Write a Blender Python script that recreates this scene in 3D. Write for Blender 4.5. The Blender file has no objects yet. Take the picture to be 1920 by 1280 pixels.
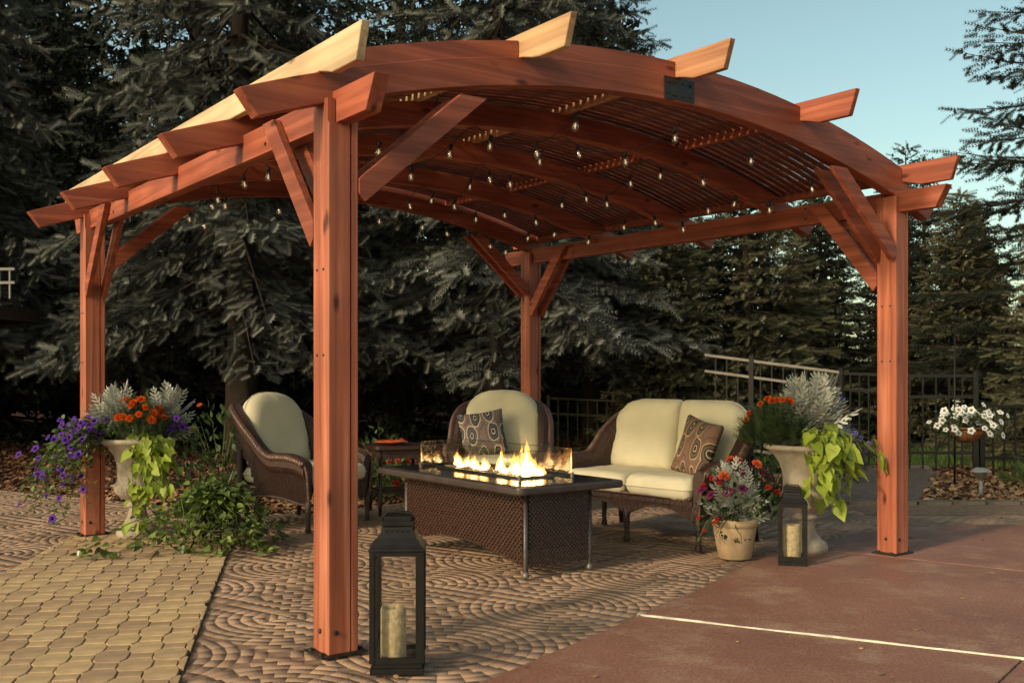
import bpy, math, random
import numpy as np
from mathutils import Vector, Matrix, noise as mnoise

random.seed(7); rng = np.random.default_rng(7)
scene = bpy.context.scene
COL = scene.collection
R = math.radians

# ------------------------------------------------------------------ camera
cam_d = bpy.data.cameras.new("camera"); cam = bpy.data.objects.new("camera", cam_d); COL.objects.link(cam)
cam.location = (0, 0, 1.2); cam.rotation_euler = (R(90), 0, 0)
cam_d.sensor_width = 36.0; cam_d.lens = 36.15; cam_d.shift_y = 58 / 1920
cam_d.clip_end = 2000; cam_d.clip_start = 0.05
scene.camera = cam

# ------------------------------------------------------------------ sky, sun, exposure
SUN_EL = R(25); SUN_H = Vector((-0.72, -0.69)).normalized()
world = bpy.data.worlds.new("World"); scene.world = world; world.use_nodes = True
wn = world.node_tree.nodes; wl = world.node_tree.links; wn.clear()
sky = wn.new("ShaderNodeTexSky"); sky.sky_type = 'NISHITA'; sky.sun_disc = False
sky.sun_elevation = SUN_EL; sky.sun_rotation = math.atan2(SUN_H.x, SUN_H.y)
sky.air_density = 1.0; sky.dust_density = 2.0; sky.ozone_density = 1.0
bg = wn.new("ShaderNodeBackground"); bg.inputs[1].default_value = 0.15
wo = wn.new("ShaderNodeOutputWorld"); tint = wn.new("ShaderNodeMix"); tint.data_type = 'RGBA'; tint.blend_type = 'MULTIPLY'; tint.inputs[0].default_value = 1.0; tint.inputs[7].default_value = (1.10, 1.12, 0.83, 1); wl.new(sky.outputs[0], tint.inputs[6])
wl.new(tint.outputs[2], bg.inputs[0]); wl.new(bg.outputs[0], wo.inputs[0])
sun_d = bpy.data.lights.new("sun", 'SUN'); sun = bpy.data.objects.new("sun", sun_d); COL.objects.link(sun)
sun_d.energy = 2.2; sun_d.angle = R(6.0); sun_d.color = (1.0, 0.84, 0.62)
to_sun = Vector((SUN_H.x * math.cos(SUN_EL), SUN_H.y * math.cos(SUN_EL), math.sin(SUN_EL)))
sun.rotation_euler = to_sun.to_track_quat('Z', 'Y').to_euler(); sun.location = to_sun * 30
scene.view_settings.view_transform = 'Standard'; scene.view_settings.look = 'None'
scene.view_settings.exposure = 0.28; scene.view_settings.gamma = 1.0; scene.view_settings.use_curve_mapping = False
scene.render.engine = 'CYCLES'
scene.cycles.use_denoising = True
try: scene.cycles.denoiser = 'OPENIMAGEDENOISE'
except Exception: pass
scene.cycles.max_bounces = 4; scene.cycles.diffuse_bounces = 2; scene.cycles.glossy_bounces = 2; scene.cycles.transmission_bounces = 2; scene.cycles.transparent_max_bounces = 10
scene.cycles.use_adaptive_sampling = True; scene.cycles.adaptive_threshold = 0.03; scene.cycles.use_light_tree = False
scene.cycles.sample_clamp_indirect = 4.0

# ------------------------------------------------------------------ materials
MATS = {}
def newmat(name):
    m = bpy.data.materials.new(name); m.use_nodes = True
    nt = m.node_tree; b = nt.nodes["Principled BSDF"]; MATS[name] = m
    return m, nt, nt.nodes, nt.links, b
def rgba(c): return (c[0], c[1], c[2], 1)
def setspec(b, v): b.inputs["Specular IOR Level"].default_value = v

def simple(name, c, rough=0.6, spec=0.4, metal=0.0, var=0.25, scale=8.0, bump=0.0, bscale=60.0, attr=None, trans=0.0, stretch=None, c2=None, objvar=None):
    """base colour broken up by noise, optional per-piece 'tone' attribute, fine bump"""
    m, nt, N, L, b = newmat(name)
    tc = N.new("ShaderNodeTexCoord"); src = tc.outputs["Object"]
    if stretch:
        mp = N.new("ShaderNodeMapping"); mp.inputs["Scale"].default_value = stretch; L.new(src, mp.inputs[0]); src = mp.outputs[0]
    no = N.new("ShaderNodeTexNoise"); no.inputs["Scale"].default_value = scale; no.inputs["Detail"].default_value = 5
    L.new(src, no.inputs["Vector"])
    rp = N.new("ShaderNodeValToRGB"); rp.color_ramp.elements[0].position = 0.3; rp.color_ramp.elements[1].position = 0.7
    lo = [x * (1 - var) for x in c]; hi = [min(1, x * (1 + var)) for x in (c2 or c)]
    rp.color_ramp.elements[0].color = rgba(lo); rp.color_ramp.elements[1].color = rgba(hi)
    L.new(no.outputs["Fac"], rp.inputs[0]); out = rp.outputs[0]
    if attr:
        at = N.new("ShaderNodeAttribute"); at.attribute_name = "tone"
        mr = N.new("ShaderNodeMapRange"); mr.inputs["To Min"].default_value = attr[0]; mr.inputs["To Max"].default_value = attr[1]
        L.new(at.outputs["Fac"], mr.inputs[0])
        mx = N.new("ShaderNodeVectorMath"); mx.operation = 'SCALE'; L.new(out, mx.inputs[0]); L.new(mr.outputs[0], mx.inputs["Scale"]); out = mx.outputs[0]
    if objvar:
        oi = N.new("ShaderNodeObjectInfo"); mo = N.new("ShaderNodeMix"); mo.data_type = 'RGBA'; mo.inputs[6].default_value = rgba(objvar[0]); mo.inputs[7].default_value = rgba(objvar[1])
        L.new(oi.outputs["Random"], mo.inputs[0]); mm = N.new("ShaderNodeVectorMath"); mm.operation = 'MULTIPLY'; L.new(out, mm.inputs[0]); L.new(mo.outputs[2], mm.inputs[1]); out = mm.outputs[0]
    L.new(out, b.inputs["Base Color"])
    b.inputs["Roughness"].default_value = rough; setspec(b, spec); b.inputs["Metallic"].default_value = metal
    if bump:
        n2 = N.new("ShaderNodeTexNoise"); n2.inputs["Scale"].default_value = bscale; n2.inputs["Detail"].default_value = 4
        L.new(src, n2.inputs["Vector"]); bp = N.new("ShaderNodeBump"); bp.inputs["Strength"].default_value = bump; bp.inputs["Distance"].default_value = 0.01
        L.new(n2.outputs["Fac"], bp.inputs["Height"]); L.new(bp.outputs[0], b.inputs["Normal"])
    if trans:
        b.inputs["Subsurface Weight"].default_value = 0
        tr = N.new("ShaderNodeBsdfTranslucent"); L.new(out, tr.inputs[0])
        mxs = N.new("ShaderNodeMixShader"); mxs.inputs[0].default_value = trans
        L.new(b.outputs[0], mxs.inputs[1]); L.new(tr.outputs[0], mxs.inputs[2])
        L.new(mxs.outputs[0], N["Material Output"].inputs["Surface"])
    return m

def wood(name, c, c2, axis, rough=0.55):
    m, nt, N, L, b = newmat(name)
    tc = N.new("ShaderNodeTexCoord"); mp = N.new("ShaderNodeMapping")
    s = [26.0, 26.0, 26.0]; s[axis] = 0.9; mp.inputs["Scale"].default_value = s
    L.new(tc.outputs["Object"], mp.inputs[0])
    oi = N.new("ShaderNodeObjectInfo")
    va = N.new("ShaderNodeVectorMath"); va.operation = 'ADD'; L.new(mp.outputs[0], va.inputs[0]); L.new(oi.outputs["Random"], va.inputs[1])
    sc = N.new("ShaderNodeMath"); sc.operation = 'MULTIPLY'; sc.inputs[1].default_value = 37.0; L.new(oi.outputs["Random"], sc.inputs[0]); L.new(sc.outputs[0], va.inputs[1])
    n1 = N.new("ShaderNodeTexNoise"); n1.inputs["Scale"].default_value = 1.0; n1.inputs["Detail"].default_value = 8; n1.inputs["Distortion"].default_value = 0.5
    L.new(va.outputs[0], n1.inputs["Vector"])
    rp = N.new("ShaderNodeValToRGB"); e = rp.color_ramp.elements
    e[0].position = 0.28; e[0].color = rgba([x * 0.62 for x in c]); e[1].position = 0.72; e[1].color = rgba(c2)
    el = rp.color_ramp.elements.new(0.5); el.color = rgba(c)
    L.new(n1.outputs["Fac"], rp.inputs[0])
    # knots
    mk = N.new("ShaderNodeMapping"); sk = [7.0, 7.0, 7.0]; sk[axis] = 2.6; mk.inputs["Scale"].default_value = sk; L.new(tc.outputs["Object"], mk.inputs[0])
    va2 = N.new("ShaderNodeVectorMath"); va2.operation = 'ADD'; L.new(mk.outputs[0], va2.inputs[0]); L.new(sc.outputs[0], va2.inputs[1])
    vo = N.new("ShaderNodeTexVoronoi"); vo.inputs["Scale"].default_value = 1.0; L.new(va2.outputs[0], vo.inputs["Vector"])
    kr = N.new("ShaderNodeValToRGB"); kr.color_ramp.elements[0].position = 0.05; kr.color_ramp.elements[0].color = (0.25, 0.18, 0.15, 1)
    kr.color_ramp.elements[1].position = 0.14; kr.color_ramp.elements[1].color = (1, 1, 1, 1); L.new(vo.outputs["Distance"], kr.inputs[0])
    n3 = N.new("ShaderNodeTexNoise"); n3.inputs["Scale"].default_value = 2.2; L.new(tc.outputs["Object"], n3.inputs["Vector"])
    r3 = N.new("ShaderNodeMapRange"); r3.inputs["From Min"].default_value = 0.3; r3.inputs["From Max"].default_value = 0.7; r3.inputs["To Min"].default_value = 0.78; r3.inputs["To Max"].default_value = 1.15
    L.new(n3.outputs["Fac"], r3.inputs[0])
    mu = N.new("ShaderNodeVectorMath"); mu.operation = 'MULTIPLY'; L.new(rp.outputs[0], mu.inputs[0]); L.new(kr.outputs[0], mu.inputs[1])
    m2 = N.new("ShaderNodeVectorMath"); m2.operation = 'SCALE'; L.new(mu.outputs[0], m2.inputs[0]); L.new(r3.outputs[0], m2.inputs["Scale"])
    m3 = N.new("ShaderNodeMapRange"); m3.inputs["To Min"].default_value = 0.85; m3.inputs["To Max"].default_value = 1.15; L.new(oi.outputs["Random"], m3.inputs[0])
    m4 = N.new("ShaderNodeVectorMath"); m4.operation = 'SCALE'; L.new(m2.outputs[0], m4.inputs[0]); L.new(m3.outputs[0], m4.inputs["Scale"])
    L.new(m4.outputs[0], b.inputs["Base Color"])
    b.inputs["Roughness"].default_value = rough; setspec(b, 0.35)
    bp = N.new("ShaderNodeBump"); bp.inputs["Strength"].default_value = 0.35; bp.inputs["Distance"].default_value = 0.004
    L.new(n1.outputs["Fac"], bp.inputs["Height"]); L.new(bp.outputs[0], b.inputs["Normal"])
    return m

CED = (0.30, 0.074, 0.038); CED2 = (0.44, 0.125, 0.064)
wood_x = wood("cedar_along_x", CED, CED2, 0); wood_y = wood("cedar_along_y", CED, CED2, 1); wood_z = wood("cedar_along_z", (0.37, 0.104, 0.054), (0.54, 0.195, 0.115), 2)
wood_shaded = wood("shaded_cedar_lattice", (0.15, 0.040, 0.022), (0.22, 0.066, 0.035), 0); wood_lit = wood("lit_cedar", (0.58, 0.39, 0.23), (0.72, 0.53, 0.34), 1); wood_half_lit = wood("half_lit_cedar", (0.46, 0.26, 0.13), (0.60, 0.36, 0.19), 1); wood_faint_lit = wood("faint_lit_cedar", (0.34, 0.145, 0.07), (0.46, 0.22, 0.11), 1)  # roof shade painted into the lattice cedar, light falloff into the rafter cedars
black_metal = simple("black_metal", (0.011, 0.0095, 0.009), 0.50, 0.22, 0.0, 0.3, 20, 0.05, 120)
plate_metal = simple("plate_metal", (0.025, 0.023, 0.022), 0.5, 0.5, 0.3, 0.3, 20)
bronze_metal = simple("fence_metal", (0.013, 0.011, 0.010), 0.35, 0.35, 0.0, 0.3, 20)
rail_metal = simple("railing_metal", (0.30, 0.29, 0.27), 0.4, 0.5, 0.0, 0.15, 10)
wicker = simple("brown_wicker", (0.048, 0.021, 0.014), 0.40, 0.45, 0, 0.55, 55, 0.5, 160)
wicker_rope = simple("wicker_braid", (0.105, 0.052, 0.034), 0.28, 0.6, 0, 0.5, 70, 0.3, 160)
table_rim = simple("fire_table_rim", (0.050, 0.034, 0.030), 0.38, 0.5, 0, 0.3, 8, 0.1, 90)
table_top_m = simple("fire_table_granite", (0.022, 0.017, 0.016), 0.18, 0.5, 0, 0.6, 70)
fabric = simple("cream_fabric", (0.62, 0.540, 0.375), 0.9, 0.15, 0, 0.07, 5, 0.25, 260)
stone = simple("cast_stone", (0.42, 0.345, 0.27), 0.85, 0.2, 0, 0.28, 9, 0.4, 70)
terracotta = simple("pale_terracotta", (0.50, 0.345, 0.215), 0.85, 0.2, 0, 0.2, 9, 0.3, 60)
dish_m = simple("orange_glaze", (0.55, 0.10, 0.03), 0.25, 0.5, 0, 0.35, 18)
dark_wood = simple("dark_table", (0.035, 0.018, 0.012), 0.35, 0.5, 0, 0.4, 14)
wax = simple("candle_wax", (0.52, 0.40, 0.24), 0.75, 0.3, 0, 0.3, 42, 0.5, 60)
wax_top = simple("candle_top", (0.50, 0.13, 0.05), 0.6, 0.3, 0, 0.2, 20)
coir = simple("coir_basket", (0.26, 0.11, 0.05), 0.95, 0.1, 0, 0.4, 30, 0.6, 50)
dirt = simple("potting_soil", (0.035, 0.024, 0.017), 0.95, 0.1, 0, 0.5, 30, 0.6, 60)
bark = simple("spruce_bark", (0.045, 0.033, 0.026), 0.9, 0.1, 0, 0.45, 9, 0.8, 20, stretch=(1, 1, 0.2))
stem_m = simple("plant_stem", (0.085, 0.10, 0.035), 0.7, 0.2)
vine_stem = simple("woody_stem", (0.07, 0.05, 0.03), 0.8, 0.2)
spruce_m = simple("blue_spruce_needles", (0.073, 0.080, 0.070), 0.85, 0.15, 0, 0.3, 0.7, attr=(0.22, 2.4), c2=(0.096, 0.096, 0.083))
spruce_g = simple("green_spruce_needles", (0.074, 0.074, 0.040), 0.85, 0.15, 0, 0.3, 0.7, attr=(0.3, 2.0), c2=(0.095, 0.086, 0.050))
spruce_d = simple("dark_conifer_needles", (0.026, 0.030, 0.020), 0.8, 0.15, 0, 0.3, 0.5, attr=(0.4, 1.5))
miller_m = simple("dusty_miller_leaf", (0.52, 0.52, 0.45), 0.85, 0.15, 0, 0.12, 12, attr=(0.7, 1.12), trans=0.12)
green_m = simple("green_leaf", (0.085, 0.125, 0.030), 0.5, 0.4, 0, 0.3, 12, attr=(0.5, 1.7), trans=0.2)
dgreen_m = simple("dark_leaf", (0.045, 0.070, 0.022), 0.55, 0.35, 0, 0.3, 12, attr=(0.5, 1.6), trans=0.18)
lime_m = simple("lime_leaf", (0.30, 0.36, 0.045), 0.5, 0.35, 0, 0.2, 12, attr=(0.65, 1.3), trans=0.25)
ivy_m = simple("ivy_leaf", (0.085, 0.115, 0.026), 0.3, 0.5, 0, 0.35, 12, attr=(0.4, 2.3), trans=0.15)
fl_orange = simple("orange_petal", (0.72, 0.12, 0.012), 0.7, 0.2, 0, 0.25, 90, trans=0.15)
fl_violet = simple("violet_petal", (0.085, 0.018, 0.24), 0.6, 0.2, 0, 0.3, 60, trans=0.2)
fl_white = simple("white_petal", (0.80, 0.78, 0.76), 0.6, 0.2, 0, 0.05, 60, trans=0.2)
fl_red = simple("red_petal", (0.50, 0.022, 0.020), 0.6, 0.2, 0, 0.3, 60, trans=0.15)
fl_plum = simple("plum_petal", (0.16, 0.012, 0.055), 0.6, 0.2, 0, 0.3, 60, trans=0.15)
fl_salmon = simple("salmon_petal", (0.75, 0.16, 0.06), 0.6, 0.2, 0, 0.2, 60, trans=0.15)
fl_blue = simple("blue_petal", (0.17, 0.15, 0.40), 0.6, 0.2, 0, 0.3, 60, trans=0.15)
fl_pink = simple("pink_petal", (0.70, 0.25, 0.24), 0.6, 0.2, 0, 0.2, 60, trans=0.15)
chip_m = simple("bark_mulch", (0.18, 0.082, 0.048), 0.9, 0.15, 0, 0.35, 4, attr=(0.35, 1.9))
litter_m = simple("dry_leaves", (0.40, 0.235, 0.125), 0.85, 0.15, 0, 0.3, 6, attr=(0.4, 1.5))
grass_m = simple("grass_blades", (0.085, 0.125, 0.030), 0.7, 0.2, 0, 0.3, 1.5, attr=(0.6, 1.5), trans=0.2)
soil_m = simple("mulch_ground", (0.060, 0.030, 0.019), 0.95, 0.1, 0, 0.5, 3, 0.8, 30)
lawn_m = simple("lawn_ground", (0.055, 0.085, 0.022), 0.9, 0.1, 0, 0.3, 3, 0.5, 40)
joint_m = simple("patio_joint", (0.255, 0.162, 0.108), 0.9, 0.1, 0, 0.3, 20, 0.3, 60)
stamp_m = simple("stamped_concrete", (0.335, 0.212, 0.142), 0.72, 0.3, 0, 0.30, 2.3, 0.45, 110, attr=(0.92, 1.08), c2=(0.37, 0.228, 0.148))
bed_m = simple("paver_bed", (0.10, 0.066, 0.043), 0.95, 0.1, 0, 0.4, 30)
paver_m = simple("tan_paver", (0.475, 0.322, 0.190), 0.85, 0.2, 0, 0.22, 9.0, 0.5, 140, objvar=((0.80, 0.76, 0.78), (1.14, 1.14, 1.02)))
path_m = simple("grey_path_paver", (0.17, 0.125, 0.10), 0.85, 0.2, 0, 0.2, 5.0, 0.4, 100)
border_m = simple("edging_stone", (0.20, 0.15, 0.11), 0.85, 0.2, 0, 0.25, 6.0, 0.5, 60)
filler_m = simple("white_joint_filler", (0.62, 0.55, 0.44), 0.7, 0.3, 0, 0.35, 14)
rubber = simple("black_cord", (0.012, 0.012, 0.012), 0.5, 0.4)

def red_concrete():
    m, nt, N, L, b = newmat("red_concrete")
    tc = N.new("ShaderNodeTexCoord")
    n1 = N.new("ShaderNodeTexNoise"); n1.inputs["Scale"].default_value = 1.1; n1.inputs["Detail"].default_value = 9; n1.inputs["Roughness"].default_value = 0.62
    n2 = N.new("ShaderNodeTexNoise"); n2.inputs["Scale"].default_value = 75; n2.inputs["Detail"].default_value = 6
    n3 = N.new("ShaderNodeTexNoise"); n3.inputs["Scale"].default_value = 2.7; n3.inputs["Detail"].default_value = 10; n3.inputs["Roughness"].default_value = 0.7
    for n in (n1, n2, n3): L.new(tc.outputs["Object"], n.inputs["Vector"])
    r1 = N.new("ShaderNodeValToRGB"); e = r1.color_ramp.elements
    e[0].position = 0.32; e[0].color = (0.225, 0.096, 0.064, 1); e[1].position = 0.66; e[1].color = (0.305, 0.140, 0.093, 1)
    L.new(n1.outputs["Fac"], r1.inputs[0])
    r3 = N.new("ShaderNodeValToRGB"); r3.color_ramp.elements[0].position = 0.50; r3.color_ramp.elements[1].position = 0.74
    L.new(n3.outputs["Fac"], r3.inputs[0])
    mx = N.new("ShaderNodeMix"); mx.data_type = 'RGBA'; L.new(r3.outputs[0], mx.inputs[0]); L.new(r1.outputs[0], mx.inputs[6]); mx.inputs[7].default_value = (0.40, 0.25, 0.165, 1)
    r2 = N.new("ShaderNodeMapRange"); r2.inputs["From Min"].default_value = 0.3; r2.inputs["From Max"].default_value = 0.7; r2.inputs["To Min"].default_value = 0.68; r2.inputs["To Max"].default_value = 1.34
    L.new(n2.outputs["Fac"], r2.inputs[0])
    sc = N.new("ShaderNodeVectorMath"); sc.operation = 'SCALE'; L.new(mx.outputs[2], sc.inputs[0]); L.new(r2.outputs[0], sc.inputs["Scale"])
    # sparse pale scuffs
    vo = N.new("ShaderNodeTexVoronoi"); vo.inputs["Scale"].default_value = 5.5; L.new(tc.outputs["Object"], vo.inputs["Vector"])
    rv = N.new("ShaderNodeValToRGB"); rv.color_ramp.elements[0].position = 0.035; rv.color_ramp.elements[0].color = (1, 1, 1, 1); rv.color_ramp.elements[1].position = 0.06; rv.color_ramp.elements[1].color = (0, 0, 0, 1)
    L.new(vo.outputs["Distance"], rv.inputs[0])
    mv = N.new("ShaderNodeMix"); mv.data_type = 'RGBA'; L.new(rv.outputs[0], mv.inputs[0]); L.new(sc.outputs[0], mv.inputs[6]); mv.inputs[7].default_value = (0.40, 0.26, 0.17, 1)
    L.new(mv.outputs[2], b.inputs["Base Color"])
    rr = N.new("ShaderNodeMapRange"); rr.inputs["To Min"].default_value = 0.42; rr.inputs["To Max"].default_value = 0.72; L.new(n3.outputs["Fac"], rr.inputs[0]); L.new(rr.outputs[0], b.inputs["Roughness"])
    setspec(b, 0.35)
    bp = N.new("ShaderNodeBump"); bp.inputs["Strength"].default_value = 0.3; bp.inputs["Distance"].default_value = 0.006
    L.new(n2.outputs["Fac"], bp.inputs["Height"]); L.new(bp.outputs[0], b.inputs["Normal"])
    return m
red_m = red_concrete()

def paisley(name, scale, cols):
    m, nt, N, L, b = newmat(name)
    tc = N.new("ShaderNodeTexCoord"); mp = N.new("ShaderNodeMapping"); mp.inputs["Scale"].default_value = (scale, scale * 0.55, 1); mp.inputs["Rotation"].default_value = (0, 0, R(35))
    sx3 = N.new("ShaderNodeSeparateXYZ"); cx3 = N.new("ShaderNodeCombineXYZ"); L.new(tc.outputs["Object"], sx3.inputs[0]); L.new(sx3.outputs[0], cx3.inputs[0]); L.new(sx3.outputs[2], cx3.inputs[1]); L.new(cx3.outputs[0], mp.inputs[0])
    nz = N.new("ShaderNodeTexNoise"); nz.inputs["Scale"].default_value = 1.3; L.new(mp.outputs[0], nz.inputs["Vector"])
    ad = N.new("ShaderNodeMix"); ad.data_type = 'VECTOR'; ad.inputs[0].default_value = 0.26; L.new(mp.outputs[0], ad.inputs[4]); L.new(nz.outputs["Color"], ad.inputs[5])
    vo = N.new("ShaderNodeTexVoronoi"); vo.inputs["Scale"].default_value = 1.0; vo.voronoi_dimensions = '2D'; vo.inputs["Randomness"].default_value = 0.9; L.new(ad.outputs[1], vo.inputs["Vector"])
    rp = N.new("ShaderNodeValToRGB"); rp.color_ramp.interpolation = 'CONSTANT'
    e = rp.color_ramp.elements; e[0].position = 0; e[0].color = rgba(cols[0]); e[1].position = 0.08; e[1].color = rgba(cols[1])
    for p, k in ((0.13, 0), (0.19, 2), (0.31, 0), (0.36, 1), (0.42, 3), (0.56, 2), (0.62, 3)):
        q = rp.color_ramp.elements.new(p); q.color = rgba(cols[k])
    L.new(vo.outputs["Distance"], rp.inputs[0]); L.new(rp.outputs[0], b.inputs["Base Color"])
    b.inputs["Roughness"].default_value = 0.9; setspec(b, 0.15)
    return m
DK = (0.030, 0.026, 0.034)
pais_a = paisley("paisley_grey", 12, [DK, (0.42, 0.36, 0.26), (0.085, 0.085, 0.095), (0.185, 0.125, 0.105)])
pais_b = paisley("paisley_rust", 12, [DK, (0.38, 0.27, 0.15), (0.13, 0.085, 0.055), (0.19, 0.105, 0.08)])

def glassy(name, refl=0.10, tint=(0.93, 0.93, 0.91), rough=0.02):
    m, nt, N, L, b = newmat(name); N.remove(b)
    t = N.new("ShaderNodeBsdfTransparent"); t.inputs[0].default_value = rgba(tint)
    g = N.new("ShaderNodeBsdfGlossy"); g.inputs["Roughness"].default_value = rough
    mx = N.new("ShaderNodeMixShader"); mx.inputs[0].default_value = refl
    L.new(t.outputs[0], mx.inputs[1]); L.new(g.outputs[0], mx.inputs[2]); L.new(mx.outputs[0], N["Material Output"].inputs["Surface"])
    return m
glass_m = glassy("clear_glass", 0.05, (0.96, 0.96, 0.94), 0.0); bulb_m = glassy("bulb_glass", 0.22, (0.85, 0.80, 0.70), 0.08); edge_m = glassy("glass_edge", 0.35, (0.6, 0.68, 0.62), 0.15)

def emit(name, c, s):
    m, nt, N, L, b = newmat(name); N.remove(b)
    e = N.new("ShaderNodeEmission"); e.inputs[0].default_value = rgba(c); e.inputs[1].default_value = s
    L.new(e.outputs[0], N["Material Output"].inputs["Surface"]); return m
filament_m = emit("warm_filament", (1.0, 0.70, 0.40), 0.9)

def flame_mat(name, lo, hi, s, op):
    m, nt, N, L, b = newmat(name); N.remove(b)
    tc = N.new("ShaderNodeTexCoord"); sp = N.new("ShaderNodeSeparateXYZ"); L.new(tc.outputs["Generated"], sp.inputs[0])
    rp = N.new("ShaderNodeValToRGB"); e = rp.color_ramp.elements
    e[0].position = 0.0; e[0].color = rgba(lo); e[1].position = 1.0; e[1].color = rgba(hi); L.new(sp.outputs[2], rp.inputs[0])
    mr = N.new("ShaderNodeMapRange"); mr.inputs["To Min"].default_value = s; mr.inputs["To Max"].default_value = s * 0.22; L.new(sp.outputs[2], mr.inputs[0])
    em = N.new("ShaderNodeEmission"); L.new(rp.outputs[0], em.inputs[0]); L.new(mr.outputs[0], em.inputs[1])
    tr = N.new("ShaderNodeBsdfTransparent"); mx = N.new("ShaderNodeMixShader")
    nz = N.new("ShaderNodeTexNoise"); nz.inputs["Scale"].default_value = 22; L.new(tc.outputs["Object"], nz.inputs["Vector"])
    m2 = N.new("ShaderNodeMapRange"); m2.inputs["From Min"].default_value = 0.35; m2.inputs["From Max"].default_value = 0.65; m2.inputs["To Min"].default_value = op * 0.35; m2.inputs["To Max"].default_value = op
    L.new(nz.outputs["Fac"], m2.inputs[0]); L.new(m2.outputs[0], mx.inputs[0])
    L.new(tr.outputs[0], mx.inputs[1]); L.new(em.outputs[0], mx.inputs[2]); L.new(mx.outputs[0], N["Material Output"].inputs["Surface"])
    return m
flame_out = flame_mat("flame_outer", (1.0, 0.42, 0.07), (1.0, 0.28, 0.03), 7.0, 0.6)
flame_in = flame_mat("flame_inner", (1.0, 0.80, 0.40), (1.0, 0.58, 0.16), 30.0, 0.95)

# ------------------------------------------------------------------ object helpers
def tag(o, label=None, cat=None, group=None, kind=None):
    if label: o["label"] = label
    if cat: o["category"] = cat
    if group: o["group"] = group
    if kind: o["kind"] = kind
    return o
def thing(name, label, cat, loc=(0, 0, 0), rz=0.0, group=None):
    o = bpy.data.objects.new(name, None); COL.objects.link(o); o.empty_display_size = 0.1
    o.location = loc; o.rotation_euler = (0, 0, rz); return tag(o, label, cat, group)
def link(name, me, parent=None, mat=None):
    if mat is not None and len(me.materials) == 0: me.materials.append(mat)
    o = bpy.data.objects.new(name, me); COL.objects.link(o)
    if parent is not None: o.parent = parent
    return o
def copy_tree(o, parent=None):
    c = o.copy(); COL.objects.link(c); c.parent = parent
    for ch in list(o.children): copy_tree(ch, c)
    return c

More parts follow.
